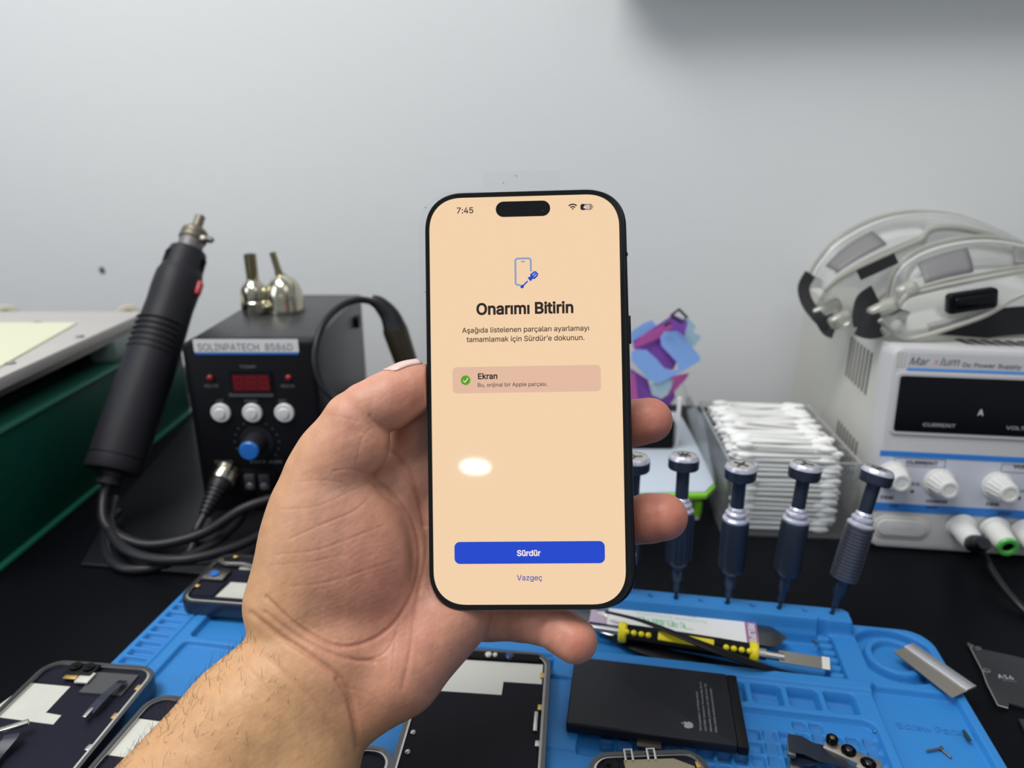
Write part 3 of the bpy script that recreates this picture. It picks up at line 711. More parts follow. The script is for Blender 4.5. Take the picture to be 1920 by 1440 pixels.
for px in (395, 542):
    x, z = spx(px, 708); MB().ball((x, z, 0.0008), (0.0026, 0.0026, 0.002), M_redb if 0 else mat('red_lamp_off', (0.22, 0.01, 0.015), 0.25), M=FX).build('indicator_lamp', st)
def small_text(par, s, px, py, w, m=M_inkl, h=0.0022):
    x, z = spx(px, py); b = MB(); text_mb(b, s, m, FX @ Matrix.Translation((x, z, 0.0002)), width=w, height=h, align='C', bold=0.01); b.build('marking', par)
M_inkd = mat('ink_faint', (0.16, 0.16, 0.16), 0.5)
for s, px, py, w in (('TEMP', 465, 690, 0.012), ('HEATER', 397, 726, 0.010), ('HEATER', 540, 726, 0.010), ('UP', 413, 754, 0.005), ('DOWN', 471, 754, 0.009), ('SET', 530, 754, 0.006), ('SOLDER', 420, 868, 0.013), ('HOT AIR', 500, 868, 0.024)):
    small_text(st, s, px, py, w, M_inkd)
for px in (415, 474, 534):
    x, z = spx(px, 773); b = MB()
    b.lathe([(0.0072, 0), (0.0072, 0.0016), (0.0066, 0.0022), (0.0040, 0.0022), (0.0036, 0.0030), (0.0034, 0.0034), (0.0001, 0.0035)], M_white, M=FX @ Matrix.Translation((x, z, 0)), n=30); b.build('push_button', st)
x, z = spx(482, 828); KM = FX @ Matrix.Translation((x, z, 0)) @ Matrix.Rotation(math.radians(0), 4, 'Y')
b = MB(); b.lathe([(0.0125, 0), (0.0125, 0.0010), (0.0085, 0.0012), (0.0078, 0.0140), (0.0070, 0.0160)], M_handle, M=KM, n=28)
for k in range(14):
    a = math.radians(-40+k*20); b.box((0.0165*math.cos(a), 0.0165*math.sin(a), 0.0001), (0.0008, 0.0008, 0.0002), M_inkd, M=KM)
kb = b.build('air_knob', st); 
kd = Vector(V(468, 846, 0.470))-SM.translation
MB().lathe([(0.0071, 0.0), (0.0071, 0.0012), (0.0062, 0.0022), (0.0001, 0.0024)], mat('knob_cap_blue', (0.02, 0.16, 0.55), 0.35), M=FX @ Matrix.Translation((x, z-0.000, 0.0160))).build('knob_cap', kb, label='blue knob cap')
b = MB(); front_rect(b, 448, 880, 522, 925, M_blackm, 0.002, 0.002); sk = b.build('rocker_frame', st)
for px in (472, 499):
    x, z = spx(px, 900); MB().box((x, z, 0.003), (0.0085, 0.013, 0.004), mat('rocker_grey', (0.04, 0.04, 0.05), 0.25), 0.0015, M=FX).build('rocker_switch', sk)
    MB().ball((x, z-0.003, 0.005), (0.003, 0.003, 0.001), mat('rocker_dot_grey', (0.10, 0.10, 0.12), 0.15), M=FX).build('rocker_dot', sk)  # small paler grey bulge on each rocker
# plug of the lead
x, z = spx(428, 880); p0 = Vector((x, -0.004, z)); 
tip = V(378, 975, 0.455)-SM.translation; dvec = (tip-p0).normalized(); PM = aim(p0, tip)
b = MB(); b.lathe([(0.0098, 0), (0.0102, 0.004), (0.0094, 0.0045), (0.0094, 0.006), (0.0100, 0.0065), (0.0100, 0.011), (0.0090, 0.012)], M_nickel, M=PM, n=30)
pl = b.build('lead_plug', st, label='round metal plug ring')
prof = [(0.0085, 0.010), (0.0082, 0.016)]; zz = 0.016
for k in range(7):
    r_ = 0.0078-0.00055*k; prof += [(r_, zz+0.0002), (r_, zz+0.0022), (r_-0.0012, zz+0.0024), (r_-0.0012, zz+0.0032)]; zz += 0.0034
MB().lathe(prof, M_rubber, M=PM).build('strain_relief', pl)
e0 = PM @ Vector((0, 0, zz))
c_pts = [e0, e0+dvec*0.012, V(365, 1010, 0.44)-SM.translation, V(352, 1040, 0.428)-SM.translation, Vector((-0.04, -0.078, 0.003)), Vector((0.0, -0.075, 0.003))]
MB().tube(catmull(c_pts, 8), 0.0030, M_rubber).build('lead', pl)
MB().box((0.03, 0.09, 0.0035), (0.02, 0.12, 0.007), M_rubber, 0.002).build('foot', st); MB().box((-0.03, 0.09, 0.0035), (0.02, 0.12, 0.007), M_rubber, 0.002).build('foot', st)
b = MB()
for k in range(2): b.cyl((0.046, 0.05+0.06*k, 0.04), (0.0475, 0.05+0.06*k, 0.04), 0.0025, M_inkm)
b.box((0.0478, 0.140, 0.118), (0.004, 0.012, 0.010), M_black, 0.001)
b.build('side_screw', st)
# holder on the left side for the hot air wand
b = MB(); b.box((-0.0525, 0.055, 0.098), (0.012, 0.030, 0.040), M_blackm, 0.002); b.box((-0.064, 0.050, 0.090), (0.016, 0.012, 0.020), M_blackm, 0.003); b.build('wand_holder', st)
# ------------------------------------------------------------------ hot air wand
wb = V(212, 884, 0.470); wt = V(376, 406, 0.607)
AX = (wt-wb); LW = AX.length; WMx = aim(wb, wt)
gun = thing('hot_air_gun', 'black hot air gun handle leaning upright with a steel nozzle and red button', 'hot air gun', WMx)
def u_(t): return t*LW
b = MB(); b.lathe([(0.0150, -0.001), (0.0188, 0.0), (0.0196, 0.002), (0.0196, 0.009), (0.0189, 0.0095), (0.0189, 0.0105), (0.0196, 0.011), (0.0198, u_(.2)), (0.0193, u_(.40)), (0.0180, u_(.56)), (0.0176, u_(.62)), (0.0181, u_(.68)), (0.0178, u_(.735)), (0.0165, u_(.755)), (0.0158, u_(.77)), (0.0152, u_(.825)), (0.0140, u_(.845)), (0.0100, u_(.846))], M_handle, n=40)
b.build('handle', gun)
b = MB()
for k in range(6):
    b.tube([(0.0192*math.cos(a), 0.0192*math.sin(a), u_(.43+.022*k)) for a in [math.radians(-150+12*i) for i in range(11)]], 0.0009, M_handle, n=6)
b.build('grip_ribs', gun)
b = MB()
for k in range(5):
    for a0 in (-2.6, -0.35): 
        b.tube([(0.0156*math.cos(a0+0.12*i), 0.0156*math.sin(a0+0.12*i), u_(.775+.010*k)) for i in range(5)], 0.0007, M_blackm, n=5)
b.build('air_slots', gun)
MB().lathe([(0.009, -0.010), (0.0092, -0.007), (0.0080, -0.0065), (0.0080, -0.0045), (0.0096, -0.004), (0.0096, 0.0)], M_rubber).build('cable_gland', gun)
MB().lathe([(0.0097, u_(.845)), (0.0097, u_(.925))], mat('heater_tube', (0.17, 0.155, 0.155), 0.5, metal=0.4)).build('heater_tube', gun)
nz = MB().lathe([(0.0106, u_(.893)), (0.0110, u_(.897)), (0.0107, u_(.912)), (0.0103, u_(.914)), (0.0106, u_(.917)), (0.0102, u_(.932)), (0.0080, u_(.943)), (0.0050, u_(.949)), (0.0041, u_(.953)), (0.0039, u_(1.0)), (0.0028, u_(1.0)), (0.0028, u_(.985))], mat('worn_nozzle', (0.17, 0.15, 0.115), 0.45, metal=0.7), cap=False).build('nozzle', gun)
b = MB(); b.box((0.0130, -0.006, u_(.895)), (0.010, 0.004, 0.005), M_darksteel, 0.001); b.cyl((0.013, -0.008, u_(.895)), (0.020, -0.010, u_(.885)), 0.0018, M_darksteel); b.build('clamp_screw', nz)
bl = (V(371, 570, 0.56)-wb); lb_ = WMx.inverted() @ (wb+bl)
MB().box((0.0178, -0.002, u_(.70)), (0.005, 0.007, 0.012), M_redb, 0.0015).build('red_button', gun, label='red button')
b = MB(); gl = WMx @ Vector((0, 0, -0.008))
cab = [gl, gl-AX.normalized()*0.012, V(197, 980, 0.443), V(232, 1010, 0.432), V(290, 1022, 0.430), V(380, 1000, 0.440), V(460, 952, 0.452), V(540, 930, 0.465), V(620, 930, 0.475), Vector((-0.150, 0.480, 0.020)), Vector((-0.150, 0.487, 0.018))]
b.tube(catmull(cab, 10), 0.0037, M_rubber, n=12, M=WMx.inverted()); b.build('cable', gun)
# second loop of lead lying on the desk in front of the station
b = MB()
cab = [D(215, 935, 0.02), D(205, 975, 0.018), D(218, 1015, 0.014), D(262, 1042, 0.012), D(340, 1050, 0.012), D(430, 1030, 0.012), D(500, 998, 0.012), D(575, 962, 0.012), D(660, 942, 0.010)]
b.tube(catmull(cab, 10), 0.0034, M_rubber, n=12)
tag(b.build('power_cable'), 'black cable bowing across the black desk top below the hot air gun cable', 'cable')
b = MB()
cab = [D(222, 960, .0036), D(200, 985, .0036), D(197, 1020, .0036), D(205, 1047, .0036), D(228, 1064, .0036), D(262, 1068, .0036), D(300, 1062, .0036), D(345, 1046, 0.0036), D(400, 1020, 0.0036), D(440, 985, 0.004), D(455, 955, 0.004), D(430, 950, 0.004)]
b.tube(catmull(cab, 10), 0.0033, M_rubber, n=12)
tag(b.build('power_cable'), 'black cable lying flat on the desk, nearest of the three loops by the station', 'cable')
# rubber pad
b = MB(); P0 = D(208, 955, 0.003); P1 = D(352, 792, 0.003)
b.prism([(P0.x, P0.y), (P0.x+0.02, P0.y-0.075), (-0.13, 0.395), (-0.10, 0.69), (P1.x, P1.y)][::-1], 0.0, 0.003, mat('pad_charcoal', (0.006, 0.006, 0.008), 0.35, spec=0.4), 0.001)
tag(b.build('rubber_pad'), 'thin charcoal rubber pad under the black station', 'pad')
# ------------------------------------------------------------------ spare nozzles on the station
def spot(px, py, h): return D(px, py, h)
q = spot(481, 586, 0.1370); n1 = thing('air_nozzle', 'narrow nickel air nozzle standing on the station, left of the pair', 'nozzle', q, 'spare air nozzles on the station')
b = MB(); b.lathe([(0.0112, 0), (0.0118, 0.002), (0.0118, 0.010), (0.0110, 0.011), (0.0110, 0.018), (0.0104, 0.0215), (0.0080, 0.0245), (0.0058, 0.0265), (0.0052, 0.0275), (0.0050, 0.0285)], M_nickel, cap=False, n=36); bo = b.build('nozzle_body', n1)
b = MB(); b.lathe([(0.0048, 0.028), (0.0050, 0.049), (0.0042, 0.049), (0.0042, 0.030)], mat('nozzle_tube', (0.30, 0.27, 0.16), 0.25, metal=1.0), cap=False, n=28); b.build('nozzle_tube', n1)
MB().cyl((0.010, -0.004, 0.006), (0.018, -0.006, 0.006), 0.0028, M_nickel).build('clamp_screw', n1)
q = spot(536, 584, 0.1370); n2 = thing('air_nozzle', 'wide bell-shaped nickel air nozzle with thin bent tube, right of the pair on the station', 'nozzle', q, 'spare air nozzles on the station')
b = MB(); b.lathe([(0.0158, 0), (0.0163, 0.002), (0.0158, 0.004), (0.0155, 0.012), (0.0148, 0.0175), (0.0128, 0.023), (0.0095, 0.0275), (0.0050, 0.0305), (0.0034, 0.0315)], M_nickel, cap=False, n=40); b.build('nozzle_body', n2)
b = MB(); b.tube([(-0.002, 0, 0.030), (-0.0032, 0, 0.036), (-0.0062, 0, 0.050)], [0.0036, 0.0028, 0.0026], mat('nozzle_tube', (0.30, 0.27, 0.16)), n=18); b.build('nozzle_tube', n2)
MB().cyl((-0.016, -0.006, 0.006), (-0.0165, -0.016, 0.006), 0.0034, M_nickel).build('clamp_screw', n2)
# ------------------------------------------------------------------ soldering iron
si = thing('soldering_iron', 'soldering iron hanging tip down beside the station, its cord arching up', 'soldering iron', V(760, 660, 0.545))
pts = [V(700, 566, 0.55), V(672, 562, 0.545), V(640, 573, 0.53), V(611, 600, 0.51), V(594, 640, 0.495), V(591, 680, 0.487), V(604, 722, 0.483), V(632, 752, 0.480), V(660, 790, 0.47), V(665, 850, 0.46), V(640, 905, 0.46), Vector((-0.155, 0.468, 0.022))]
b = MB(); b.tube([si.matrix_world.inverted() @ p for p in catmull(pts, 10)], 0.0027, M_rubber, n=12); b.build('cord', si)
A0, A1, A2 = V(696, 562, 0.55), V(728, 592, 0.552), V(757, 660, 0.548)
zt = [V(696, 562, 0.551), V(712, 570, 0.552), V(731, 592, 0.552), V(742, 620, 0.550)]
b = MB(); b.tube([si.matrix_world.inverted() @ p for p in catmull(zt, 8)], list(np.linspace(0.0040, 0.0098, 25)), M_rubber, n=20); b.build('strain_relief', si)
hd = (V(790, 760, 0.545)-V(742, 620, 0.550)).normalized(); h0 = V(739, 613, 0.5505)
M_iron = mat('handle_olive', (0.026, 0.020, 0.010), 0.35)
LL = (h0.z-0.004)/-hd.z
b = MB(); b.lathe([(0.0095, 0), (0.0100, 0.004), (0.0092, 0.03), (0.0082, LL*.55), (0.0075, LL*.6), (0.0035, LL*.62), (0.0032, LL*.9), (0.0006, LL*.99)], M_iron, M=si.matrix_world.inverted() @ aim(h0, h0+hd)); b.build('handle', si)
# ------------------------------------------------------------------ green separator with tilted plate
gx = -0.345
gm = thing('screen_separator', 'large dark green machine with a metal plate top at the left edge', 'machine', Matrix.Translation((gx, 0.40, 0)))
def gl_(x, y, z): return Vector((x, y, z))
b = MB(); b.box((-0.12, 0.155, 0.0445), (0.24, 0.32, 0.083), M_green, 0.002, 2); b.build('body', gm)
b = MB(); b.box((-0.119, 0.155, 0.0018), (0.246, 0.324, 0.0036), mat('green_flange', (0.010, 0.13, 0.085), 0.3), 0.0015); b.build('base_flange', gm)
b = MB(); b.box((-0.010, 0.155, 0.088), (0.026, 0.32, 0.004), mat('green_rim', (0.020, 0.12, 0.085), 0.35), 0.0018); b.build('rim', gm)
b = MB(); b.box((-0.013, 0.212, 0.1005), (0.024, 0.038, 0.024), mat('green_grey', (0.22, 0.30, 0.28), 0.3), 0.006, 3); b.build('hinge_block', gm)
b = MB(); b.box((-0.14, 0.13, 0.096), (0.20, 0.24, 0.018), M_blackm, 0.002); b.build('recess_fill', gm)  # matte black block standing in for the dark gap under the plate
pz = 0.1225
b = MB(); b.box((-0.118, 0.125, pz-0.0045), (0.236, 0.265, 0.009), M_alu, 0.0012); b.box((-0.118, 0.125, pz-0.0115), (0.232, 0.26, 0.004), M_darksteel); hp_ = b.build('hot_plate', gm, label='pale grey metal plate')
q0 = D(145, 607, pz)-gm.matrix_world.translation; q1 = D(0, 690, pz)-gm.matrix_world.translation
b = MB(); b.prism([(q0.x, q0.y), (q0.x-0.19, q0.y), (q0.x-0.19, q0.y-0.20), (q1.x+0.012, q1.y-0.05), (q1.x, q1.y)], pz, pz+0.0012, M_pad); b.build('pad', hp_, label='cream rubber pad')
for px, py in ((150, 632), (20, 682), (70, 606)):
    p = D(px, py, pz)-gm.matrix_world.translation; MB().lathe([(0.0035, pz), (0.0033, pz+0.0012), (0.0001, pz+0.0014)], M_steel, M=Matrix.Translation((p.x, p.y, 0))).build('plate_screw', hp_)
for px in (243, 14):
    p = V(px, 594, 0.668)-gm.matrix_world.translation
    b = MB(); b.lathe([(0.006, -0.03), (0.006, -0.002), (0.0115, -0.001), (0.0120, 0.004), (0.0110, 0.0075), (0.0070, 0.0080), (0.0060, 0.0070), (0.0001, 0.0068)], mat('ivory_knob', (0.52, 0.48, 0.38), 0.4), M=Matrix.Translation(p) @ Matrix.Rotation(math.radians(80), 4, 'X') @ Matrix.Rotation(math.radians(25), 4, 'Y')); b.build('clamp_knob', gm)
b = MB(); b.cyl((-0.03, 0.24, 0.085), (-0.03, 0.24, 0.115), 0.006, M_steel); b.cyl((-0.2, 0.24, 0.085), (-0.2, 0.24, 0.115), 0.006, M_steel); b.cyl((-0.2, 0.02, 0.085), (-0.2, 0.02, 0.115), 0.006, M_steel); b.build('support_post', gm)

# ------------------------------------------------------------------ bench power supply
PY = -7.5; PSM = yaw((0.2526, 0.4418, 0), PY)
ps = thing('bench_power_supply', 'grey bench power supply with blue-striped front and white knobs', 'power supply', PSM)
pex = Vector((math.cos(math.radians(PY)), math.sin(math.radians(PY)), 0)); pn = Vector((-pex.y, pex.x, 0))
LEAN = math.radians(6.0)
H_ = 0.147; Wd = 0.140; De = 0.245
# front plane: x right, y up along the leaning face, z out
FP = Matrix.Translation((0, 0, 0.0005)) @ Matrix.Rotation(math.radians(90)-LEAN, 4, 'X')
FPW = PSM @ FP; FPI = FPW.inverted()
def fpx(px, py):
    o = FPI @ Vector((0, 0, CH)); w = CAMW.to_3x3() @ Vector(((px-960)/F, -(py-720)/F, -1)); d = FPI.to_3x3() @ w
    p = o+d*(-o.z/d.z); return p.x, p.y
top_y = fpx(1700, 650)[1]; 
b = MB(); b.loft([[(x+Wd/2, z, y) for x, z in []] for y in ()] or [[(0, 0, 0)]*3, [(0, 0, 0.0001)]*3], M_psu) if False else None
ring = lambda w, h, dx, zf: [(dx+x+Wd/2, y+top_y/2, zf) for x, y in rrect(w, h, 0.007, 5)]
b.loft([ring(Wd-0.006, top_y-0.006, 0, 0.001), ring(Wd-0.002, top_y-0.002, 0, 0.0), ring(Wd, top_y, 0, -0.003), ring(Wd, top_y, 0, -0.020)], M_psuf, M=FP)
fr = b.build('front_panel', ps)
b = MB(); tyw = (FP @ Vector((0, top_y, -0.016))); byw = (FP @ Vector((0, 0, -0.016)))
b.add([(0.002, byw.y, byw.z+.001), (Wd-0.002, byw.y, byw.z+.001), (Wd-0.002, tyw.y, tyw.z-.001), (0.002, tyw.y, tyw.z-.001), (0.002, De, 0.005), (Wd-0.002, De, 0.005), (Wd-0.002, De, tyw.z-0.001), (0.002, De, tyw.z-0.001)],
      [(0, 1, 2, 3), (4, 7, 6, 5), (0, 4, 5, 1), (3, 2, 6, 7), (0, 3, 7, 4), (1, 5, 6, 2)], M_psu); cs = b.build('case', ps)
b = MB(); M_slot = mat('slot_dark', (0.16, 0.155, 0.14), 0.7)
for zz, n0 in ((tyw.z-0.030, 7), (0.042, 7)):
    b = MB()
    for k in range(n0): b.box((0.0018, 0.055+k*0.0075, zz), (0.0012, 0.0022, 0.032), M_slot)
    b.build('side_vent', cs)
b = MB()
for k in range(9): b.box((0.058+k*0.0080, 0.036, tyw.z-0.0008), (0.0042, 0.026, 0.0012), mat('slot_black', (0.03, 0.03, 0.035), 0.7), R=Matrix.Rotation(0.25, 4, 'Z'))
b.build('top_vent', cs)
def frect(b, px0, py0, px1, py1, m, z0=0.0008, t=0.0003, r=0.001):
    x0, y1 = fpx(px0, py0); x1, y0 = fpx(px1, py1); b.prism(rrect(x1-x0, y1-y0, r, 4, (x0+x1)/2, (y0+y1)/2), z0, z0+t, m, M=FP)
def fquad(b, x0, x1, y0, y1, m, z0=0.0008, t=0.0003, r=0.0008):
    b.prism(rrect(x1-x0, y1-y0, r, 4, (x0+x1)/2, (y0+y1)/2), z0, z0+t, m, M=FP)
def ftext(name, par, s, px, py, w, m, h=None, bold=0.01, shear=0.0, z=0.0013):
    x, y = fpx(px, py); b = MB(); text_mb(b, s, m, FP @ Matrix.Translation((x, y, z)), width=w, height=h, bold=bold, shear=shear); return b.build(name, par)
x0, y1 = fpx(1690, 703); x0b, y0 = fpx(1668, 806); x0 = (x0+x0b)/2
b = MB(); fquad(b, x0-0.002, Wd-0.006, y0-0.002, y1+0.002, M_psuf, 0.0005, 0.0018, 0.003); wf = b.build('window_frame', fr)
b = MB(); fquad(b, x0, Wd-0.008, y0, y1, M_glassb, 0.0022, 0.0003, 0.002); wn_ = b.build('display_window', fr, label='black display window')
ftext('marking', wn_, 'CURRENT', 1727, 797, 0.0205, M_inkl, 0.0024, z=0.0026)
ftext('marking', wn_, 'A', 1829, 777, 0.0035, M_label, 0.0042, z=0.0026)
ftext('marking', wn_, 'VOLTAGE', 1882, 803, 0.0205, M_inkl, 0.0024, z=0.0026)
# name line, red spark, blue underline
xa, ya = fpx(1702, 685)
b = MB(); fquad(b, xa-0.001, Wd-0.006, ya-0.001, ya+0.0085, mat('name_strip', (0.56, 0.56, 0.58), 0.4), 0.0008, 0.0003); nmst = b.build('name_strip', fr)
ftext('brand_lettering', nmst, 'Mar', 1703, 683, 0.0125, M_inkm, 0.0052, 0.0, 0.35); ftext('brand_lettering', nmst, 'x', 1748, 682, 0.0035, mat('spark_orange', (0.75, 0.25, 0.08), 0.4), 0.0030, 0.0, 0.35)
ftext('brand_lettering', nmst, 'lum', 1761, 684, 0.0120, M_inkm, 0.0052, 0.0, 0.35); ftext('brand_lettering', nmst, 'Dc Power Supply', 1803, 687, 0.036, M_inkm, 0.0036)
xa, ya = fpx(1699, 689); b = MB(); fquad(b, xa, Wd-0.006, ya-0.0016, ya, mat('line_blue', (0.05, 0.30, 0.80), 0.4), 0.0010, 0.0003, 0.0003); b.build('blue_line', nmst)
b = MB()
for k in range(3): fquad(b, fpx(1681, 670)[0]+k*0.0022, fpx(1681, 670)[0]+k*0.0022+0.0008, fpx(1681, 687)[1], fpx(1681, 658)[1], M_psu, 0.0008, 0.0006, 0.0003)
b.build('moulded_rib', fr)
# control panel with blue bands
xc, ya = fpx(1645, 843); _, yb = fpx(1645, 948); xc += 0.0015
b = MB(); fquad(b, xc, Wd-0.004, yb-0.0025, ya, M_panel, 0.0008, 0.0003); cpn = b.build('control_panel', fr, label='pale lilac panel between two blue bands')
b = MB(); fquad(b, xc, Wd-0.004, ya-0.0040, ya, mat('band_blue', (0.03, 0.20, 0.62), 0.4), 0.0011, 0.0002, 0.0004); b.build('blue_band', cpn)
b = MB(); fquad(b, xc, Wd-0.004, yb-0.0030, yb+0.0030, mat('band_blue', (0.03, 0.20, 0.62), 0.4), 0.0011, 0.0002, 0.0004); b.build('blue_band', cpn)
for s, px, py, w in (('CURRENT', 1697, 868, 0.0205), ('VOLTAGE', 1897, 876, 0.0205), ('FINE', 1650, 933, 0.0085), ('COARSE', 1734, 940, 0.0140), ('FINE', 1847, 946, 0.0085), ('C.C.', 1707, 908, 0.006), ('C.V.', 1905, 921, 0.006), ('ON', 1666, 949, 0.0055), ('OFF', 1733, 952, 0.0080), ('GND', 1868, 963, 0.0085)):
    ftext('marking', cpn, s, px, py, w, M_ink, 0.0022 if s != 'CURRENT' and s != 'VOLTAGE' else 0.0026, 0.03, z=0.0014)
b = MB()
for px0, px1, py in ((1677, 1772, 857), (1877, 1975, 869)):
    x0, y0 = fpx(px0, py); x1, _ = fpx(px1, py+3); 
    for (ax_, ay_, bx_, by_) in ((x0, y0, x1, y0), (x0, y0-0.0055, x1, y0-0.0055), (x0, y0, x0, y0-0.008), (x1, y0, x1, y0-0.008)):
        b.box(((ax_+bx_)/2, (ay_+by_)/2, 0.0012), (abs(bx_-ax_)+0.0003, abs(by_-ay_)+0.0003, 0.0002), M_inkm, M=FP)
b.build('marking_frame', cpn)
for px, py in ((1709, 920), (1909, 932)):
    x, y = fpx(px, py); MB().ball((x, y, 0.0012), (0.0012, 0.0012, 0.0008), M_ink, M=FP, n=12).build('indicator_lamp', cpn)
for px, py in ((1672, 890), (1759, 903), (1868, 910)):
    x, y = fpx(px, py); KMx = FP @ Matrix.Translation((x, y, 0.001))
    b = MB(); b.lathe([(0.0100, 0), (0.0100, 0.0012), (0.0085, 0.0016), (0.0076, 0.0020), (0.0062, 0.0150), (0.0056, 0.0162), (0.0040, 0.0163), (0.0038, 0.0158), (0.0001, 0.0158)], M_white, M=KMx, n=36)
    for k in range(16):
        a = 2*math.pi*k/16; b.cyl((0.0077*math.cos(a), 0.0077*math.sin(a), 0.0016), (0.0062*math.cos(a), 0.0062*math.sin(a), 0.0145), 0.0007, M_white, n=6, M=KMx)
    b.build('knob', fr)
x, y = fpx(1688, 988); b = MB(); b.prism(rrect(0.0375, 0.0165, 0.0082, 8, x, y), 0.0005, 0.0018, M_psu, 0.0004, M=FP); b.prism(rrect(0.0325, 0.0115, 0.0057, 8, x, y), 0.0015, 0.0030, M_psuf, 0.0005, M=FP); b.build('power_button', fr)
ftext('marking', fr, 'ON OFF', 1668, 990, 0.016, M_psu, 0.0028, z=0.0031)
posts = []
for px, py, col in ((1800, 985, 'plug'), (1862, 990, 'green'), (1918, 994, 'plug')):
    x, y = fpx(px, py); KMx = FP @ Matrix.Translation((x, y, 0.001)) @ Matrix.Rotation(math.radians(14), 4, 'X')
    b = MB(); b.lathe([(0.0098, 0), (0.0098, 0.0015), (0.0078, 0.003), (0.0070, 0.016), (0.0062, 0.0195), (0.0056, 0.020), (0.0040, 0.0200), (0.0040, 0.015)], M_white, M=KMx, n=30, cap=False)
    po = b.build('binding_post', fr)
    if col == 'green':
        MB().lathe([(0.0068, 0.0185), (0.0070, 0.0195), (0.0064, 0.0208), (0.0040, 0.0208), (0.0036, 0.0190)], mat('post_green', (0.10, 0.50, 0.10), 0.4), M=KMx, cap=False).build('post_ring', po, label='green ring')
        MB().lathe([(0.0001, 0.0188), (0.0038, 0.0188)], M_blackm, M=KMx).build('post_socket', po)
    posts.append((KMx, po))
tp = PSM @ (posts[0][0] @ Vector((0, 0, 0.019)))
q1 = V(1836, 1022, (tp.y)-0.012)
pts = [tp, q1, V(1855, 1060, 0.400), V(1880, 1098, 0.385), V(1905, 1128, 0.372), V(1935, 1158, 0.360), D(1985, 1200, 0.0025), D(2060, 1260, 0.0025)]
tl = thing('test_lead', 'black banana-plug test lead running from the white terminal over the desk', 'test lead', tp)
I = Matrix.Translation(tp).inverted(); cc = catmull(pts, 10)
MB().lathe([(0.0040, -0.004), (0.0050, 0.0), (0.0058, 0.002), (0.0055, 0.014), (0.0042, 0.020), (0.0048, 0.021), (0.0048, 0.024), (0.0034, 0.030)], M_rubber, M=I @ aim(tp, cc[8])).build('plug', tl)
b = MB(); b.tube([I @ p for p in cc[9:]], 0.0021, M_rubber); b.build('lead', tl)
# ------------------------------------------------------------------ blue silicone repair mat (a relief, cell by cell)
TH = math.radians(9.5); MO = Vector((-0.1985, 0.4065, 0))
MM = Matrix(((math.cos(TH), -math.sin(TH)*1, 0, MO.x), (-math.sin(TH), -math.cos(TH), 0, MO.y), (0, 0, -1, 0), (0, 0, 0, 1)))   # u right, v towards viewer, w down
def muv(px, py, h=0.010):
    d = D(px, py, h)-MO; return (d.x*math.cos(TH)-d.y*math.sin(TH))*1000, (-d.x*math.sin(TH)-d.y*math.cos(TH))*1000
def mw(u, v, h): # mm on the mat -> world metres
    return Vector((MO.x+(u*math.cos(TH)-v*math.sin(TH))/1000, MO.y+(-u*math.sin(TH)-v*math.cos(TH))/1000, h))
us = np.arange(-3, 445.01, 0.52); vs_ = np.arange(-12, 205.01, 0.52)
U, Vv_ = np.meshgrid(us, vs_, indexing='ij')
def rr(u0, u1, v0, v1, r):
    cx, cy, hx, hy = (u0+u1)/2, (v0+v1)/2, (u1-u0)/2, (v1-v0)/2
    qx, qy = np.abs(U-cx)-hx+r, np.abs(Vv_-cy)-hy+r
    return np.minimum(np.maximum(qx, qy), 0)+np.hypot(np.maximum(qx, 0), np.maximum(qy, 0))-r
def step(d, w): t = np.clip(0.5-d/w, 0, 1); return t*t*(3-2*t)
Hm = np.full(U.shape, 10.0)
def setlevel(d, lev, w=1.6):
    global Hm
    t = step(d, w); Hm = Hm*(1-t)+lev*t
out_d = np.minimum(rr(0, 440, -3, 205, 16), rr(60, 396, -5, 100, 5))
setlevel(rr(80, 384, 11.5, 47, 2), 3.5, 1.6)
setlevel(rr(80, 396, 47.5, 55, 2), 12.0, 2.0)
setlevel(rr(60, 396, -5, 9.5, 2), 18.5, 2.4)
for k in range(-2, 22): setlevel(np.hypot(U-(299.2+14.43*(k-15)/1), Vv_-2.0)-1.1, 12.0, 1.0)
setlevel(rr(377.0, 381.5, 8, 46, 1), 7.0, 1.2)
for k in range(6): setlevel(rr(375.6, 383.2, 12.4+k*5.9, 16.4+k*5.9, 1.6), 10.5, 1.4)
setlevel(rr(60, 390, 57.5, 72.0, 2), 10.0, 1.5)
for k in range(16): setlevel(rr(369.5-17.6*k, 383.5-17.6*k, 57.0, 70.0, 1.5), 3.0, 1.1)
setlevel(rr(250, 388.5, 74.0, 190, 5), 6.2, 1.0)
for rw in range(12):
    for k in range(18):
        u0 = 381.4-7.55*k; v0 = 84.0-(u0-335)*0.045+7.75*rw
        if rw == 0 or u0 < 255: pass
        setlevel(rr(u0, u0+6.0, v0, v0+6.0, 1.3), 2.8, 0.5) if u0 > 255 else None
for k in range(2): setlevel(rr(351.2+7.55*k, 357.2+7.55*k, 76.0, 81.2, 1.3), 2.8, 0.5)
setlevel(rr(393.5, 433.5, 49, 198, 4), 6.0, 1.8)
rc = np.hypot(U-414.5, Vv_-22.5)
setlevel(np.maximum(np.abs(rc-18.4)-3.0, rr(397.5, 433.5, -2.5, 46.5, 2)), 4.5, 1.3); setlevel(rc-14.6, 10.0, 1.2); setlevel(rc-11.4, 6.0, 1.2)
for k in range(28): setlevel(rr(5.6, 19.0, 12.2+6.62*k, 16.8+6.62*k, 0.9), 7.0, 0.9)
setlevel(rr(22.0, 23.3, 8, 200, .5), 9.0, 0.8)
setlevel(rr(30, 130, 14, 70, 3), 6.0, 1.5); setlevel(rr(30, 130, 74.5, 195, 3), 7.2, 1.5)
setlevel(rr(136, 228, 60, 195, 3), 7.2, 1.5)
setlevel(rr(150, 268.5, 114.5, 195, 5), 8.6, 1.2)
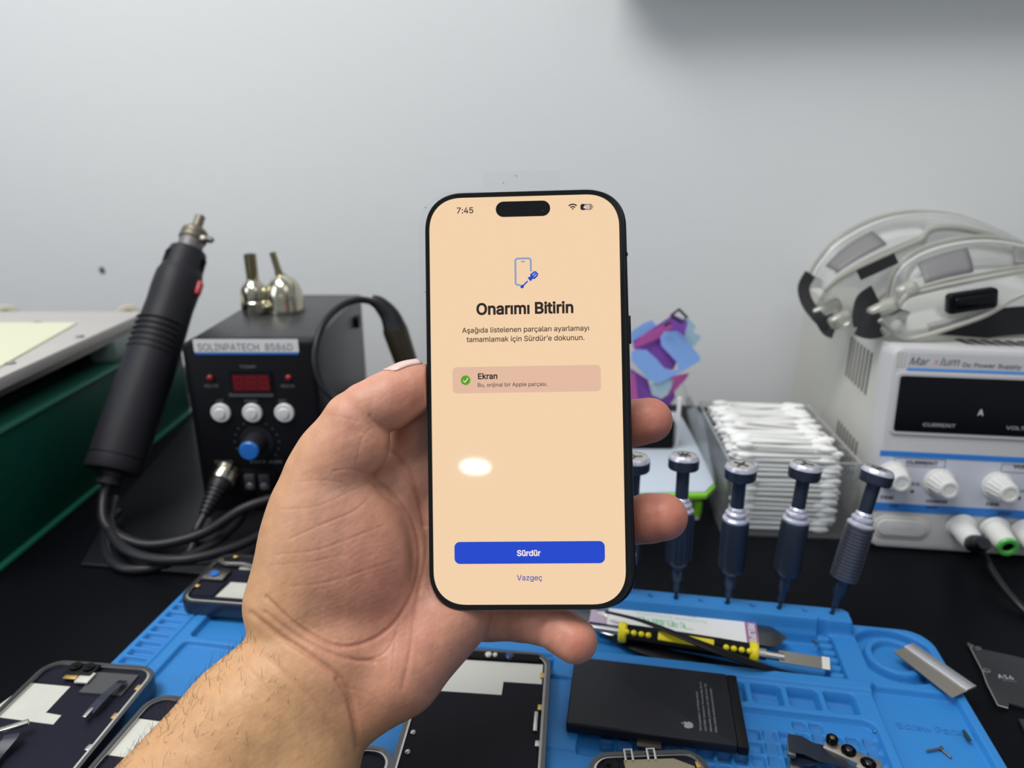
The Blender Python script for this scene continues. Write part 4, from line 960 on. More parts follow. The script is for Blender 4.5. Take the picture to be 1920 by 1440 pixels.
setlevel(rr(233, 247, 50, 70, 1), 11.5, 1.6)
Hm = np.where(out_d > 0, 0, Hm); t = step(out_d+1.0, 2.2); Hm = Hm*t
keep = (out_d < 0.9)
nu, nv = U.shape; idx = np.arange(nu*nv).reshape(nu, nv)
q = np.stack([idx[:-1, :-1], idx[:-1, 1:], idx[1:, 1:], idx[1:, :-1]], -1).reshape(-1, 4)
kq = keep.ravel()[q].all(1); q = q[kq]
used = np.unique(q); remap = -np.ones(nu*nv, int); remap[used] = np.arange(len(used)); q = remap[q]
uu, vv, hh = U.ravel()[used]/1000, Vv_.ravel()[used]/1000, Hm.ravel()[used]/1000+0.0004
# close underneath
X = MO.x+uu*math.cos(TH)-vv*math.sin(TH); Y = MO.y-uu*math.sin(TH)-vv*math.cos(TH)
me = bpy.data.meshes.new('repair_mat'); me.vertices.add(len(X)); me.loops.add(q.size); me.polygons.add(len(q))
me.vertices.foreach_set('co', np.stack([X, Y, hh], 1).astype(np.float32).ravel()); me.loops.foreach_set('vertex_index', q.astype(np.int32).ravel())
me.polygons.foreach_set('loop_start', np.arange(0, q.size, 4, dtype=np.int32)); me.polygons.foreach_set('use_smooth', np.ones(len(q), bool))
me.update(calc_edges=True); me.validate(); me.materials.append(M_silic)
nz_ = np.random.default_rng(4).uniform(0.6, 1.0, len(hh)); vis = (uu*1000 > 250)
dust = np.where((hh < 0.0041) & (vv > 0.074) & vis & (uu < 0.389), 0.42, np.where((hh < 0.0042) & (vv > 0.056) & (vv < 0.074), 0.22, np.where((hh < 0.0078) & (uu < 0.020), 0.08, 0.0)))*nz_
da = me.attributes.new('dust', 'FLOAT', 'POINT'); da.data.foreach_set('value', dust.astype(np.float32))
rm = bpy.data.objects.new('repair_mat', me); COL.objects.link(rm)
tag(rm, 'bright blue silicone repair mat with moulded pockets lying on the black desk', 'mat')
def mat_frame(u, v, h, rot=0.0):
    """origin on the mat, x right, y away from the viewer, z up, turned by rot degrees"""
    return Matrix.Translation(mw(u, v, h)) @ Matrix.Rotation(-TH+math.radians(rot), 4, 'Z')
b = MB(); text_mb(b, 'Screw Parts', mat('silicone_embossed', (0.028, 0.19, 0.54), 0.5), mat_frame(400, 72, 0.0067, 0), width=0.030, bold=0.01); b.build('embossed_lettering', rm)
# ------------------------------------------------------------------ precision screwdrivers in the rail
def screwdriver(u, headpx, label, style, mark):
    t0 = mw(u, 2.0, 0.0125); L = 0.0935
    cands = []
    for Y in np.linspace(0.27, 0.46, 400):
        p = V(headpx[0], headpx[1], float(Y)); e = abs((p-t0).length-L)
        if p.y > t0.y-0.030: cands.append((e, p))
    ok = [c_ for c_ in cands if c_[0] < 0.0008]
    p = min(ok, key=lambda c_: c_[1].y)[1] if ok else min(cands, key=lambda c_: c_[0])[1]; X = aim(t0, t0+(p-t0).normalized()*L)
    o = thing('precision_screwdriver', label, 'screwdriver', X, 'precision screwdrivers standing in the blue rail')
    MB().lathe([(0.0003, 0), (0.0010, 0.002), (0.0011, 0.010), (0.0020, 0.011), (0.0021, 0.016), (0.0034, 0.018), (0.0038, 0.025), (0.0046, 0.026)], M_anod if style != 'ribbed' else M_anod).build('bit', o)
    bm_ = M_anodl if style == 'ribbed' else M_anod
    prof = [(0.0046, 0.026), (0.0066, 0.028)]
    if style == 'ribbed':
        z = 0.028
        for k in range(15): prof += [(0.0074, z+0.0002), (0.0074, z+0.0014), (0.0067, z+0.0015), (0.0067, z+0.0019)]; z += 0.0020
        prof += [(0.0074, 0.0585), (0.0074, 0.060)]
    else: prof += [(0.0072, 0.030), (0.0074, 0.0585), (0.0070, 0.060)]
    b = MB(); b.lathe(prof, bm_, n=36)
    if style == 'fluted':
        for k in range(18):
            a = 2*math.pi*k/18; b.cyl((0.0072*math.cos(a), 0.0072*math.sin(a), 0.031), (0.0073*math.cos(a), 0.0073*math.sin(a), 0.058), 0.0007, bm_, n=6)
    if style == 'knurled':
        for k in range(44):
            a = 2*math.pi*k/44; b.cyl((0.0072*math.cos(a), 0.0072*math.sin(a), 0.031), (0.0073*math.cos(a), 0.0073*math.sin(a), 0.058), 0.00022, bm_, n=4)
    b.build('grip', o)
    b = MB(); b.lathe([(0.0072, 0.0598), (0.0072, 0.0610), (0.0062, 0.0618), (0.0055, 0.0622), (0.0055, 0.0632), (0.0060, 0.0636), (0.0058, 0.0646), (0.0050, 0.0652), (0.0044, 0.0656), (0.0046, 0.0665), (0.0042, 0.0674), (0.0037, 0.0680)], M_ring); b.build('collar', o)
    MB().lathe([(0.0037, 0.0675), (0.0037, 0.0845), (0.0044, 0.0850)], M_anod).build('neck', o)
    cp = MB().lathe([(0.0040, 0.0846), (0.0080, 0.0852), (0.0086, 0.0860), (0.0086, 0.0910)], M_anod).build('spinning_cap', o)
    MB().lathe([(0.0086, 0.0908), (0.0084, 0.0920), (0.0073, 0.0935), (0.0069, 0.0935)], M_ring, cap=False).build('cap_rim', cp)
    b = MB(); b.lathe([(0.0070, 0.0925), (0.0069, 0.0932), (0.0001, 0.0933)], M_cap)
    for a in mark:
        a = math.radians(a); b.box((0.0021*math.cos(a), 0.0021*math.sin(a), 0.0935), (0.0038, 0.0010, 0.0005), M_ink, R=Matrix.Rotation(a, 4, 'Z'))
    b.build('cap_disc', cp)
    if style in ('ribbed', 'knurled'):
        b = MB(); text_mb(b, 'JPHA 2D' if style == 'ribbed' else 'JPHA', M_inkl, Matrix.Translation((0, 0, 0.070)) @ Matrix.Rotation(math.radians(-90), 4, 'Y') @ Matrix.Rotation(math.radians(-90), 4, 'X') @ Matrix.Translation((0, -0.001, 0.00375)), width=0.011, height=0.0018, bold=0.01)
        b.build('neck_lettering', o)
    return o
screwdriver(270.3, (1191, 853), 'slate screwdriver half hidden behind the smartphone edge', 'smooth', (0, 120, 240))
screwdriver(299.2, (1283, 850), 'slate screwdriver behind the ring fingertip, star mark on its cap', 'fluted', (40, 90, 140, 220, 270, 320))
screwdriver(328.5, (1390, 868), 'slate screwdriver with a cross mark on its cap, before the cotton swabs', 'knurled', (45, 135, 225, 315))
screwdriver(357.0, (1512, 867), 'slate screwdriver with a Y mark on its cap, smooth grip', 'knurled', (90, 210, 330))
screwdriver(385.0, (1649, 876), 'slate screwdriver with a ring-ribbed silver grip, leaning right', 'ribbed', (45, 135, 225, 315))
# ------------------------------------------------------------------ opened phone housings
def housing(name, label, M, w, l, group, patches, style, capd=0.0085):
    o = thing(name, label, 'phone part', M, group)
    fm = mat('housing_frame', (0.10, 0.10, 0.105), 0.25, metal=0.9)
    b = MB(); R = 0.010
    outer = rrect(w, l, R, 7, w/2, -l/2); inner = rrect(w-0.004, l-0.004, R-0.002, 7, w/2, -l/2)
    b.loft([[(x, y, 0.0) for x, y in outer], [(x, y, capd-0.0006) for x, y in outer], [(x*0.995+w*.0025, y*0.995-l*.0025, capd) for x, y in outer], [(x, y, capd) for x, y in inner], [(x, y, capd-0.0022) for x, y in inner]], fm, cap=False); b.build('frame', o)
    b = MB(); b.prism(inner, 0.0, capd-0.0016, M_graph2); pl_ = b.build('inner_plate', o)
    b = MB(); lip = rrect(w-0.004, l-0.004, R-0.002, 7, w/2, -l/2); lip2 = rrect(w-0.0062, l-0.0062, R-0.003, 7, w/2, -l/2)
    b.loft([[(x, y, capd-0.0003) for x, y in lip], [(x, y, capd-0.0001) for x, y in lip2], [(x, y, capd-0.0016) for x, y in lip2]], M_steel, cap=False); b.build('inner_lip', o)
    for nm, poly, z0, z1, m_, lb in patches:
        b = MB(); b.prism([(x/1000, y/1000) for x, y in poly], capd-0.0016+z0/1000, capd-0.0016+z1/1000, m_); b.build(nm, pl_, label=lb)
    rg = random.Random(len(label)); 
    for k in range(5 if w > 0.03 else 0):
        yy = -l*(0.1+0.16*k)-0.003; MB().box((w-0.0040, yy, capd-0.0008), (0.0022, 0.0035, 0.0012), M_brass if k < 2 else M_steel, 0.0003).build('contact_tab', o)
    return o, pl_
grp = 'opened phone housings on the mat'
def hframe(tr, br, w, h, drop):
    a, c = D(*tr, h), D(*br, h); d = (a-c); yv = d.normalized(); xv = Vector((yv.y, -yv.x, 0)); o = a-xv*w
    return Matrix(((xv.x, yv.x, 0, o.x), (xv.y, yv.y, 0, o.y), (0, 0, 1, h-drop), (0, 0, 0, 1)))
def lp(M, h, pts):
    I_ = M.inverted(); out = []
    for px, py in pts: p = I_ @ D(px, py, h); out.append((p.x*1000, p.y*1000))
    return out
def ccw(p): return p if sum(p[i][0]*p[(i+1) % len(p)][1]-p[(i+1) % len(p)][0]*p[i][1] for i in range(len(p))) > 0 else p[::-1]
# centre housing
w_ = 0.0660; hM = hframe((1034, 1224), (1022, 1440), w_, 0.0190, 0.0085)
cen, pl_ = housing('phone_housing', 'opened phone housing with a large white plate, right below the hand', hM, w_, 0.135, grp,
    [('white_plate', [(3, -8), (w_*1000-4, -8), (w_*1000-4, -22), (w_*1000-23, -22), (w_*1000-23, -31), (3, -31)], 0, 0.5, M_cream, 'off-white plate'),
     ('black_sheet', [(3, -31.4), (w_*1000-22.6, -31.4), (w_*1000-22.6, -22.4), (w_*1000-4, -22.4), (w_*1000-4, -130), (3, -130)], 0, 0.6, M_graph, 'matte black sheet')], 0)
b = MB(); b.box((0.035, -0.005, 0.0079), (0.050, 0.005, 0.0022), M_blackm, 0.0005); fb = b.build('sensor_strip', cen)
for x, r, m_ in ((0.0445, 0.0022, mat('sensor_blue', (0.01, 0.03, 0.12), 0.15)), (0.037, 0.0012, M_cream), (0.0335, 0.0017, M_cream)): MB().lathe([(r, 0.0088), (r, 0.0098), (r*0.7, 0.0102), (0.0001, 0.0102)], m_, M=Matrix.Translation((x, -0.0053, 0))).build('sensor_lens', fb)
for y in (-0.047, -0.110): MB().box((w_-0.0055, y, 0.0080), (0.0020, 0.012, 0.0012), M_steel, 0.0005).build('side_clip', cen)
for y in (-0.058, -0.069): MB().ball((0.0055, y, 0.0078), (0.0014, 0.0014, 0.0008), M_steel).build('side_screw', cen)
# left front housing
w_ = 0.0610; hM = hframe((304, 1250), (150, 1440), w_, 0.0190, 0.0085)
lf, pl_ = housing('phone_housing', 'opened phone housing with an L-shaped bare metal patch at lower left', hM, w_, 0.115, grp,
    [('metal_patch', ccw(lp(hM, 0.0175, [(55, 1281), (132, 1288), (86, 1337), (115, 1342), (100, 1359), (-28, 1342)])), 0, 0.35, M_patch, 'L-shaped pale metal patch'),
     ('black_cover', [(30, -6), (52, -6), (52, -20), (30, -20)], 0, 0.9, mat('grey_cover', (0.055, 0.055, 0.058), 0.4), None)], 0)
b = MB(); b.box((0.0225, -0.0065, 0.0082), (0.015, 0.009, 0.0026), M_black, 0.001); cb = b.build('camera_bracket', lf)
for x in (0.0185, 0.0255): MB().lathe([(0.0028, 0.009), (0.0028, 0.0105), (0.0018, 0.0106), (0.0001, 0.0100)], M_bezel, M=Matrix.Translation((x, -0.0055, 0))).build('camera_opening', cb)
MB().box((0.0275, -0.0115, 0.0086), (0.007, 0.007, 0.0012), M_patch, 0.0003).build('flex_connector', lf); MB().box((0.0200, -0.0115, 0.0086), (0.007, 0.003, 0.0010), M_brass, 0.0003).build('flex_connector', lf)
b = MB(); pp = catmull([(0.048, -0.012, 0.0090), (0.0485, -0.016, 0.0105), (0.0465, -0.022, 0.0100), (0.0465, -0.028, 0.0105), (0.0455, -0.034, 0.0095)], 5)
b.loft([[(p.x-0.0022, p.y, p.z), (p.x+0.0022, p.y, p.z), (p.x+0.0022, p.y, p.z+0.0003), (p.x-0.0022, p.y, p.z+0.0003)] for p in pp], M_flex); f1 = b.build('flex_cable', lf)
MB().box((0.0455, -0.0345, 0.0100), (0.0022, 0.006, 0.0016), M_steel, 0.0004).build('flex_plug', f1)
b = MB(); pp = catmull([(0.0200, -0.0505, 0.0115), (0.0225, -0.053, 0.0118), (0.0215, -0.062, 0.0095), (0.0240, -0.070, 0.0100), (0.0280, -0.076, 0.0080)], 5)
b.loft([[(p.x-0.0030, p.y-0.001, p.z), (p.x+0.0030, p.y+0.001, p.z), (p.x+0.0030, p.y+0.001, p.z+0.0003), (p.x-0.0030, p.y-0.001, p.z+0.0003)] for p in pp], M_flex); f2 = b.build('flex_cable', lf)
MB().box((0.0195, -0.048, 0.0128), (0.0125, 0.0030, 0.0018), M_steel, 0.0005, R=Matrix.Rotation(math.radians(32), 4, 'Z')).build('flex_plug', f2)
# second left housing, mostly under the forearm
hM = mat_frame(*muv(288, 1300, 0.0185), 0.0105, 0.5)
lb_, pl_ = housing('phone_housing', 'opened phone housing with a stained pale patch, half hidden by the forearm', hM, 0.056, 0.105, grp,
    [('metal_patch', [(2.5, -15), (25, -15), (25, -36), (2.5, -36)], 0, 0.35, M_patch, 'stained pale metal patch'), ('black_sheet', [(2.5, -3), (53, -3), (53, -14.5), (2.5, -14.5)], 0, 0.4, M_graph2, None)], 0)
# back left housing lying across the slots
p_bl = muv(362, 1162, 0.019); hM = mat_frame(*muv(413, 1036, 0.019), 0.0105, 3)
bl_, pl_ = housing('phone_housing', 'opened phone housing beside the wrist with a blue camera lens', hM, 0.100, 0.0525, grp,
    [('metal_patch', [(20, -10), (30, -10), (30, -15), (20, -15)], 0, 0.4, M_patch, None), ('metal_patch', [(22, -29), (40, -29), (40, -44), (20, -44)], 0, 0.4, M_patch, None), ('black_sheet', [(4, -30), (19, -30), (18, -44), (4, -44)], 0, 0.5, M_graph2, None)], 0)
b = MB(); b.box((0.010, -0.024, 0.0082), (0.015, 0.012, 0.003), M_darksteel, 0.002); cb = b.build('camera_bracket', bl_)
MB().lathe([(0.0028, 0.0096), (0.0028, 0.0106), (0.0001, 0.0108)], mat('lens_blue', (0.03, 0.14, 0.50), 0.15), M=Matrix.Translation((0.010, -0.0255, 0))).build('camera_lens', cb, label='blue lens')
b = MB(); b.tube(catmull([(0.005, -0.010, 0.0085), (0.012, -0.013, 0.0090), (0.022, -0.012, 0.0086), (0.030, -0.014, 0.0086)], 5), 0.0016, M_darksteel, n=8); b.build('flex_cable', bl_)
for x, y in ((0.012, -0.003), (0.005, -0.008), (0.0045, -0.036)): MB().ball((x, y, 0.0082), (0.0018, 0.0014, 0.0008), M_brass).build('contact_pad', bl_)
# small front corner part
hM = mat_frame(*muv(1098, 1412, 0.016), 0.0092, 12)
sc_, pl_ = housing('phone_housing', 'small dark phone housing corner with a bronze plate at the bottom edge', hM, 0.052, 0.05, grp,
    [('bronze_plate', [(16, -4.5), (38, -4.5), (46, -9), (47, -30), (16, -30)], 0, 1.4, mat('bronze_plate', (0.36, 0.31, 0.21), 0.35, metal=0.7), 'bronze plate')], 0, 0.007)
MB().lathe([(0.0034, 0.006), (0.0034, 0.0078), (0.0022, 0.0079), (0.0001, 0.0070)], M_bezel, M=Matrix.Translation((0.0105, -0.0075, 0))).build('camera_opening', sc_)
for x in (0.0185, 0.0285): MB().tube([(x-0.0016, -0.005, 0.007), (x-0.0016, -0.0005, 0.0085), (x+0.0016, -0.0005, 0.0085), (x+0.0016, -0.005, 0.007)], 0.0005, M_cream, n=6).build('wire_clip', sc_)
# dark rim of a housing left of the centre one
hM = mat_frame(*muv(655, 1395, 0.014), 0.0105, 3)
housing('phone_housing', 'dark phone housing peeking out from under the wrist, without any pale plate', hM, 0.0225, 0.060, grp, [], 0, 0.004)
# ------------------------------------------------------------------ battery
cs_ = [D(1078, 1232, 0.0165), D(1391, 1263, 0.0165), D(1396, 1402, 0.0165), D(1061, 1352, 0.0165)]
uv = [muv(1078, 1232, .0165), muv(1391, 1263, .0165), muv(1396, 1402, .0165), muv(1061, 1352, .0165)]
c0 = (cs_[0]+cs_[3])/2; c1 = (cs_[1]+cs_[2])/2; ang = math.degrees(math.atan2((c1-c0).y, (c1-c0).x)); bw = (c1-c0).length; bh = ((cs_[0]-cs_[3]).length+(cs_[1]-cs_[2]).length)/2
cc_ = (c0+c1)/2; BM = Matrix.Translation((cc_.x, cc_.y, 0.0108)) @ Matrix.Rotation(math.radians(ang), 4, 'Z')
bt = thing('battery', 'flat black phone battery with small grey printing on the blue mat', 'battery', BM)
b = MB(); b.prism(rrect(bw-0.005, bh, 0.0012, 4, -0.0025, 0), 0, 0.0055, mat('battery_wrap', (0.011, 0.011, 0.017), 0.42, spec=0.25), 0.0010); cell = b.build('cell', bt)
b = MB(); b.box((bw/2-0.0026, 0, 0.0026), (0.0048, bh, 0.0048), M_black, 0.0005); b.build('circuit_end', bt)
b = MB(); b.box((-0.003, -bh/2-0.002, 0.0012), (0.011, 0.005, 0.0020), mat('battery_plug', (0.05, 0.045, 0.035), 0.35, metal=0.5), 0.0004); b.build('battery_plug', bt)
M_bink = mat('battery_ink', (0.32, 0.32, 0.35), 0.5)
b = MB()
for k, (s, w) in enumerate((('Rechargeable Li-ion Battery Model', 0.72), ('CAUTION: Potential for fire or burning. Do not', 0.92), ('disassemble, puncture, crush, heat or burn. This', 0.90), ('battery shall be handled by service provider.', 0.82))):
    text_mb(b, s, M_bink, Matrix.Translation((bw/2-0.0185+k*0.0023-0.002, -bh/2+0.006, 0.0056)) @ Matrix.Rotation(math.radians(90), 4, 'Z'), width=(bh-0.012)*w, height=0.0013, bold=0.0)
b.build('printed_text', cell)
b = MB(); lx, ly = bw/2-0.0265, -bh/2+0.0085
def rot90(pts): return [(lx-y, ly+x) for x, y in pts]
ap = [(0.0, -1.0), (0.35, -1.1), (0.75, -0.7), (0.95, -0.2), (0.70, 0.05), (0.66, 0.35), (0.9, 0.62), (0.55, 0.85), (0.15, 0.72), (0, 0.68), (-0.15, 0.72), (-0.55, 0.85), (-0.9, 0.55), (-0.98, 0.05), (-0.8, -0.6), (-0.4, -1.08)]
b.prism(rot90([(x*0.0022, y*0.0022) for x, y in ap]), 0.0055, 0.00558, M_bink)
b.prism(rot90([(0.0, 0.0018), (0.0003, 0.0026), (0.0010, 0.0031), (0.0009, 0.0023)]), 0.0055, 0.00558, M_bink)
b.build('logo', cell, label='grey fruit-shaped logo')
# ------------------------------------------------------------------ tools in the long tray
def along(p0, p1): 
    d = (p1-p0); X = aim(p0, p1, up=(0, 0, 1)); return X, d.length
# metal spudger card with white sleeve
s0 = D(1075, 1142, 0.0125); s1 = D(1476, 1197, 0.0125); dx = (s1-s0).normalized(); dy = Vector((-dx.y, dx.x, 0))
SX = Matrix(((dx.x, dy.x, 0, s0.x), (dx.y, dy.y, 0, s0.y), (0, 0, 1, 0.0118), (0, 0, 0, 1))); sl = (s1-s0).length
cd = thing('pry_card', 'steel pry card in a white sleeve with green characters, lying in the tray', 'pry tool', SX)
hw = 0.0088
b = MB(); b.prism([(0.0, -hw), (sl-0.007, -hw), (sl, 0.001), (sl-0.007, hw), (0.0, hw)], 0.0, 0.0006, M_darksteel); b.build('steel_blade', cd)
xa = sl*0.17; xb = sl*0.815
b = MB(); b.prism(rrect(xb-xa, 0.0196, 0.001, 3, (xa+xb)/2, 0), 0.0006, 0.0010, M_label); sv = b.build('paper_sleeve', cd, label='white paper sleeve')
pu = mat('sleeve_purple', (0.32, 0.16, 0.30), 0.5)
b = MB(); b.box((xb+0.0032, 0, 0.0009), (0.0064, 0.0196, 0.0004), pu); b.build('purple_band', cd)
MB().box((xa-0.005, 0, 0.0009), (0.0095, 0.0196, 0.0004), mat('sleeve_mauve', (0.45, 0.36, 0.45), 0.5)).build('mauve_band', cd)
b = MB(); text_mb(b, 'RELIFE', M_label, Matrix.Translation((xb+0.0018, 0.008, 0.00115)) @ Matrix.Rotation(math.radians(-90), 4, 'Z'), width=0.016, height=0.0034, bold=0.02); b.build('band_lettering', cd)
fl = Matrix.Translation((0, 0, 0.00102)) @ Matrix.Rotation(math.pi, 4, 'Z')
gi = mat('ink_green', (0.05, 0.50, 0.14), 0.5); gi2 = mat('ink_pale_green', (0.35, 0.62, 0.42), 0.5)
b = MB(); text_mb(b, '飞毛腿电', gi, Matrix.Translation((xa+0.048, 0.0005, 0.00102)) @ Matrix.Rotation(math.pi, 4, 'Z'), width=0.031, height=0.0058, bold=0.01)
text_mb(b, 'Sunshine Innovation', gi2, Matrix.Translation((xa+0.056, 0.0052, 0.00102)) @ Matrix.Rotation(math.pi, 4, 'Z'), width=0.040, height=0.0028, bold=0.0)
text_mb(b, 'Disassemble', M_inkl, Matrix.Translation((xa+0.050, 0.0088, 0.00102)) @ Matrix.Rotation(math.pi, 4, 'Z'), width=0.029, height=0.0020, bold=0.03)
b.build('sleeve_print', sv)
# yellow and black double-ended pry tool
p0 = D(1160, 1184, 0.0145); p1 = D(1421, 1225, 0.0145); X, L = along(p0, p1)
yt = thing('pry_tool', 'black and yellow double-ended pry tool with steel blades in the tray', 'pry tool', X)
RZ = 0.0046
b = MB(); b.lathe([(RZ, 0.004), (RZ*1.06, 0.02), (RZ*1.06, L-0.02), (RZ, L-0.004)], M_black, n=6); hb = b.build('handle', yt)
for z0 in (0.0, L-0.0045): MB().lathe([(RZ*1.05, z0), (RZ*1.22, z0+0.001), (RZ*1.22, z0+0.0035), (RZ*1.05, z0+0.0045)], M_yellow, n=24).build('end_ring', yt, label='yellow end ring')
# which local direction faces up/viewer
ud = X.inverted().to_3x3() @ Vector((0, -0.55, 0.83)); ua = math.atan2(ud.y, ud.x)
def hpos(z, r, da=0.0): return (r*math.cos(ua+da), r*math.sin(ua+da), z)
for f_ in (0.062, 0.115, 0.170, 0.222, 0.775, 0.828, 0.882, 0.936):
    MB().ball(hpos(f_*L, RZ*0.98, 0.25), (0.0016, 0.0016, 0.0017), M_yellow, n=12).build('grip_dot', hb, label='yellow grip dot')
MB().box(hpos(0.49*L, RZ*0.93, 0.1), (0.0016, 0.0048, L*0.40), M_yellow, 0.0006, R=Matrix.Rotation(ua+0.1, 4, 'Z')).build('yellow_inlay', hb, label='yellow handle inlay')
b = MB(); b.cyl((0, 0, L), (0, 0, L+0.004), 0.0030, M_steel); b.tube([(0, 0, L+0.003), (0, 0, L+0.013)], [0.0022, 0.0022], M_steel); b.box(hpos(L+0.0215, 0.0004), (0.0008, 0.0062, 0.022), M_darksteel, R=Matrix.Rotation(ua, 4, 'Z')); b.box(hpos(L+0.0335, 0.0008), (0.0012, 0.0064, 0.0038), mat('tip_white', (0.62, 0.60, 0.54), 0.6), R=Matrix.Rotation(ua, 4, 'Z')); b.build('blade', yt)  # dark blade with a pale strip at its end
b = MB(); b.tube([(0, 0, -0.018), (0, 0, 0.001)], [0.0016, 0.0022], M_steel); b.box(hpos(-0.023, 0.0002), (0.0010, 0.0050, 0.012), M_steel, R=Matrix.Rotation(ua, 4, 'Z')); b.build('blade', yt)
# tweezers: two thin black arms crossing over the tools
tw = thing('tweezers', 'long black tweezers, one arm crossing over the yellow pry tool', 'tweezers', D(1510, 1266, 0.006))
I = tw.matrix_world.inverted()
a1 = [D(1135, 1147, 0.019), D(1200, 1163, 0.0215), D(1270, 1190, 0.0225), D(1340, 1218, 0.022), D(1400, 1240, 0.018), D(1450, 1255, 0.012), D(1512, 1268, 0.0065)]
a2 = [D(1140, 1190, 0.008), D(1180, 1208, 0.0075), D(1240, 1227, 0.007), D(1310, 1242, 0.007), D(1380, 1254, 0.0065), D(1450, 1262, 0.006), D(1512, 1268, 0.0055)]
for a_, ws in ((a1, (.0011, .0014, .0021, .0029, .0027, .0017, .0006)), (a2, (.0020, .0040, .0052, .0052, .0042, .0022, .0006))):
    pts = catmull([I @ p for p in a_], 6); rr_ = np.interp(np.linspace(0, 1, len(pts)), np.linspace(0, 1, 7), ws)
    b = MB(); b.tube(pts, list(rr_*1.0), M_black, n=10, flat=0.45, up=(0, 0, 1)); b.build('arm', tw)
b = MB(); b.tube([I @ D(1095, 1148, 0.0105), I @ D(1140, 1149, 0.0125)], [0.0035, 0.0040], M_steel, n=10, flat=0.4); b.tube([I @ D(1120, 1178, 0.0085), I @ D(1152, 1190, 0.0085)], [0.0028, 0.0022], M_steel, n=10, flat=0.5); b.build('steel_end', tw)
# ------------------------------------------------------------------ blade lying over the ring
c = [(1676, 1223), (1712, 1207), (1831, 1288), (1785, 1309)]
hz = [0.0135, 0.0155, 0.0150, 0.0125]; P = [D(px, py, h) for (px, py), h in zip(c, hz)]
o0 = P[0]; ex_ = (P[3]-P[0]).normalized(); nz_ = (P[3]-P[0]).cross(P[1]-P[0]).normalized(); nz_ = nz_ if nz_.z > 0 else -nz_; ey_ = nz_.cross(ex_)
XB = Matrix(((ex_.x, ey_.x, nz_.x, o0.x), (ex_.y, ey_.y, nz_.y, o0.y), (ex_.z, ey_.z, nz_.z, o0.z), (0, 0, 0, 1))); BI = XB.inverted()
bl3 = thing('scraper_blade', 'rectangular steel scraper blade resting across the mat rim at right', 'blade', XB)
q = [BI @ p for p in P]; ql = [(p.x, p.y) for p in q]
b = MB(); b.prism(ql if sum(ql[i][0]*ql[(i+1) % 4][1]-ql[(i+1) % 4][0]*ql[i][1] for i in range(4)) > 0 else ql[::-1], -0.0003, 0.0003, mat('blade_steel', (0.36, 0.33, 0.29), 0.35, metal=0.9)); b.build('edge_plate', bl3)
e1 = Vector(q[1]); e2 = Vector(q[2]); inw = (Vector(q[0])-e1).normalized()*0.0062; 
b = MB(); pp = [e1, e2, e2+(Vector(q[3])-e2).normalized()*0.0062, e1+inw]; pl2 = [(p.x, p.y) for p in pp]
if sum(pl2[i][0]*pl2[(i+1) % 4][1]-pl2[(i+1) % 4][0]*pl2[i][1] for i in range(4)) < 0: pl2 = pl2[::-1]
b.prism(pl2, -0.0008, 0.0010, mat('spine_steel', (0.62, 0.64, 0.68), 0.28, metal=0.9), 0.0003); b.build('spine', bl3)
# ------------------------------------------------------------------ shield plate on the desk at right
c = [(1815, 1206), (1832, 1215), (1908, 1231), (1985, 1255), (1985, 1345), (1893, 1318), (1890, 1328), (1871, 1323), (1850, 1281), (1842, 1258)]
P = [D(px, py, 0.0015) for px, py in c]; o0 = Vector((P[0].x, P[0].y, 0.0)); pl_ = [(p.x-o0.x, p.y-o0.y) for p in P][::-1]
sp = thing('shield_plate', 'black metal phone shield plate with faint lettering lying on the desk at right', 'phone part', o0)
b = MB(); b.prism(pl_, 0.0, 0.0016, mat('shield_black', (0.022, 0.022, 0.025), 0.35), 0.0003); b.build('plate', sp)
b = MB(); pts = [Vector((p[0], p[1], 0.0015)) for p in pl_[::-1]]; b.tube([pts[6], pts[7], pts[8], pts[9], pts[0]], 0.0004, M_steel, n=6); b.build('bare_edge', sp)
for px, py, r in ((1820, 1211, .0014), (1834, 1216, .0016), (1850, 1258, .0018)):
    p = D(px, py, 0.0018)-o0; MB().lathe([(r, 0.0012), (r, 0.0022), (r*0.5, 0.0023), (r*0.5, 0.0018)], M_steel, M=Matrix.Translation((p.x, p.y, 0)), cap=False, n=14).build('screw_eyelet', sp)
p = D(1873, 1271, 0.0018)-o0; b = MB(); text_mb(b, 'A16', M_inkl, Matrix.Translation((p.x, p.y, 0.0017)) @ Matrix.Rotation(-TH, 4, 'Z'), width=0.0075, bold=0.01); text_mb(b, 'BIONIC', M_inkd, Matrix.Translation((p.x+0.0005, p.y-0.0022, 0.0017)) @ Matrix.Rotation(-TH, 4, 'Z'), width=0.0075, height=0.0011); b.build('lettering', sp)
P = [D(px, py, 0.001) for px, py in ((1910, 1348), (1990, 1355), (1990, 1440), (1932, 1392))]; o0 = Vector((P[0].x, P[0].y, 0))
b = MB(); b.prism([(p.x, p.y) for p in P][::-1], 0.0, 0.0012, mat('shield_black', (0, 0, 0))); tag(b.build('flat_strip'), 'flat black strip cut off by the right picture edge, nearest the viewer', 'phone part')
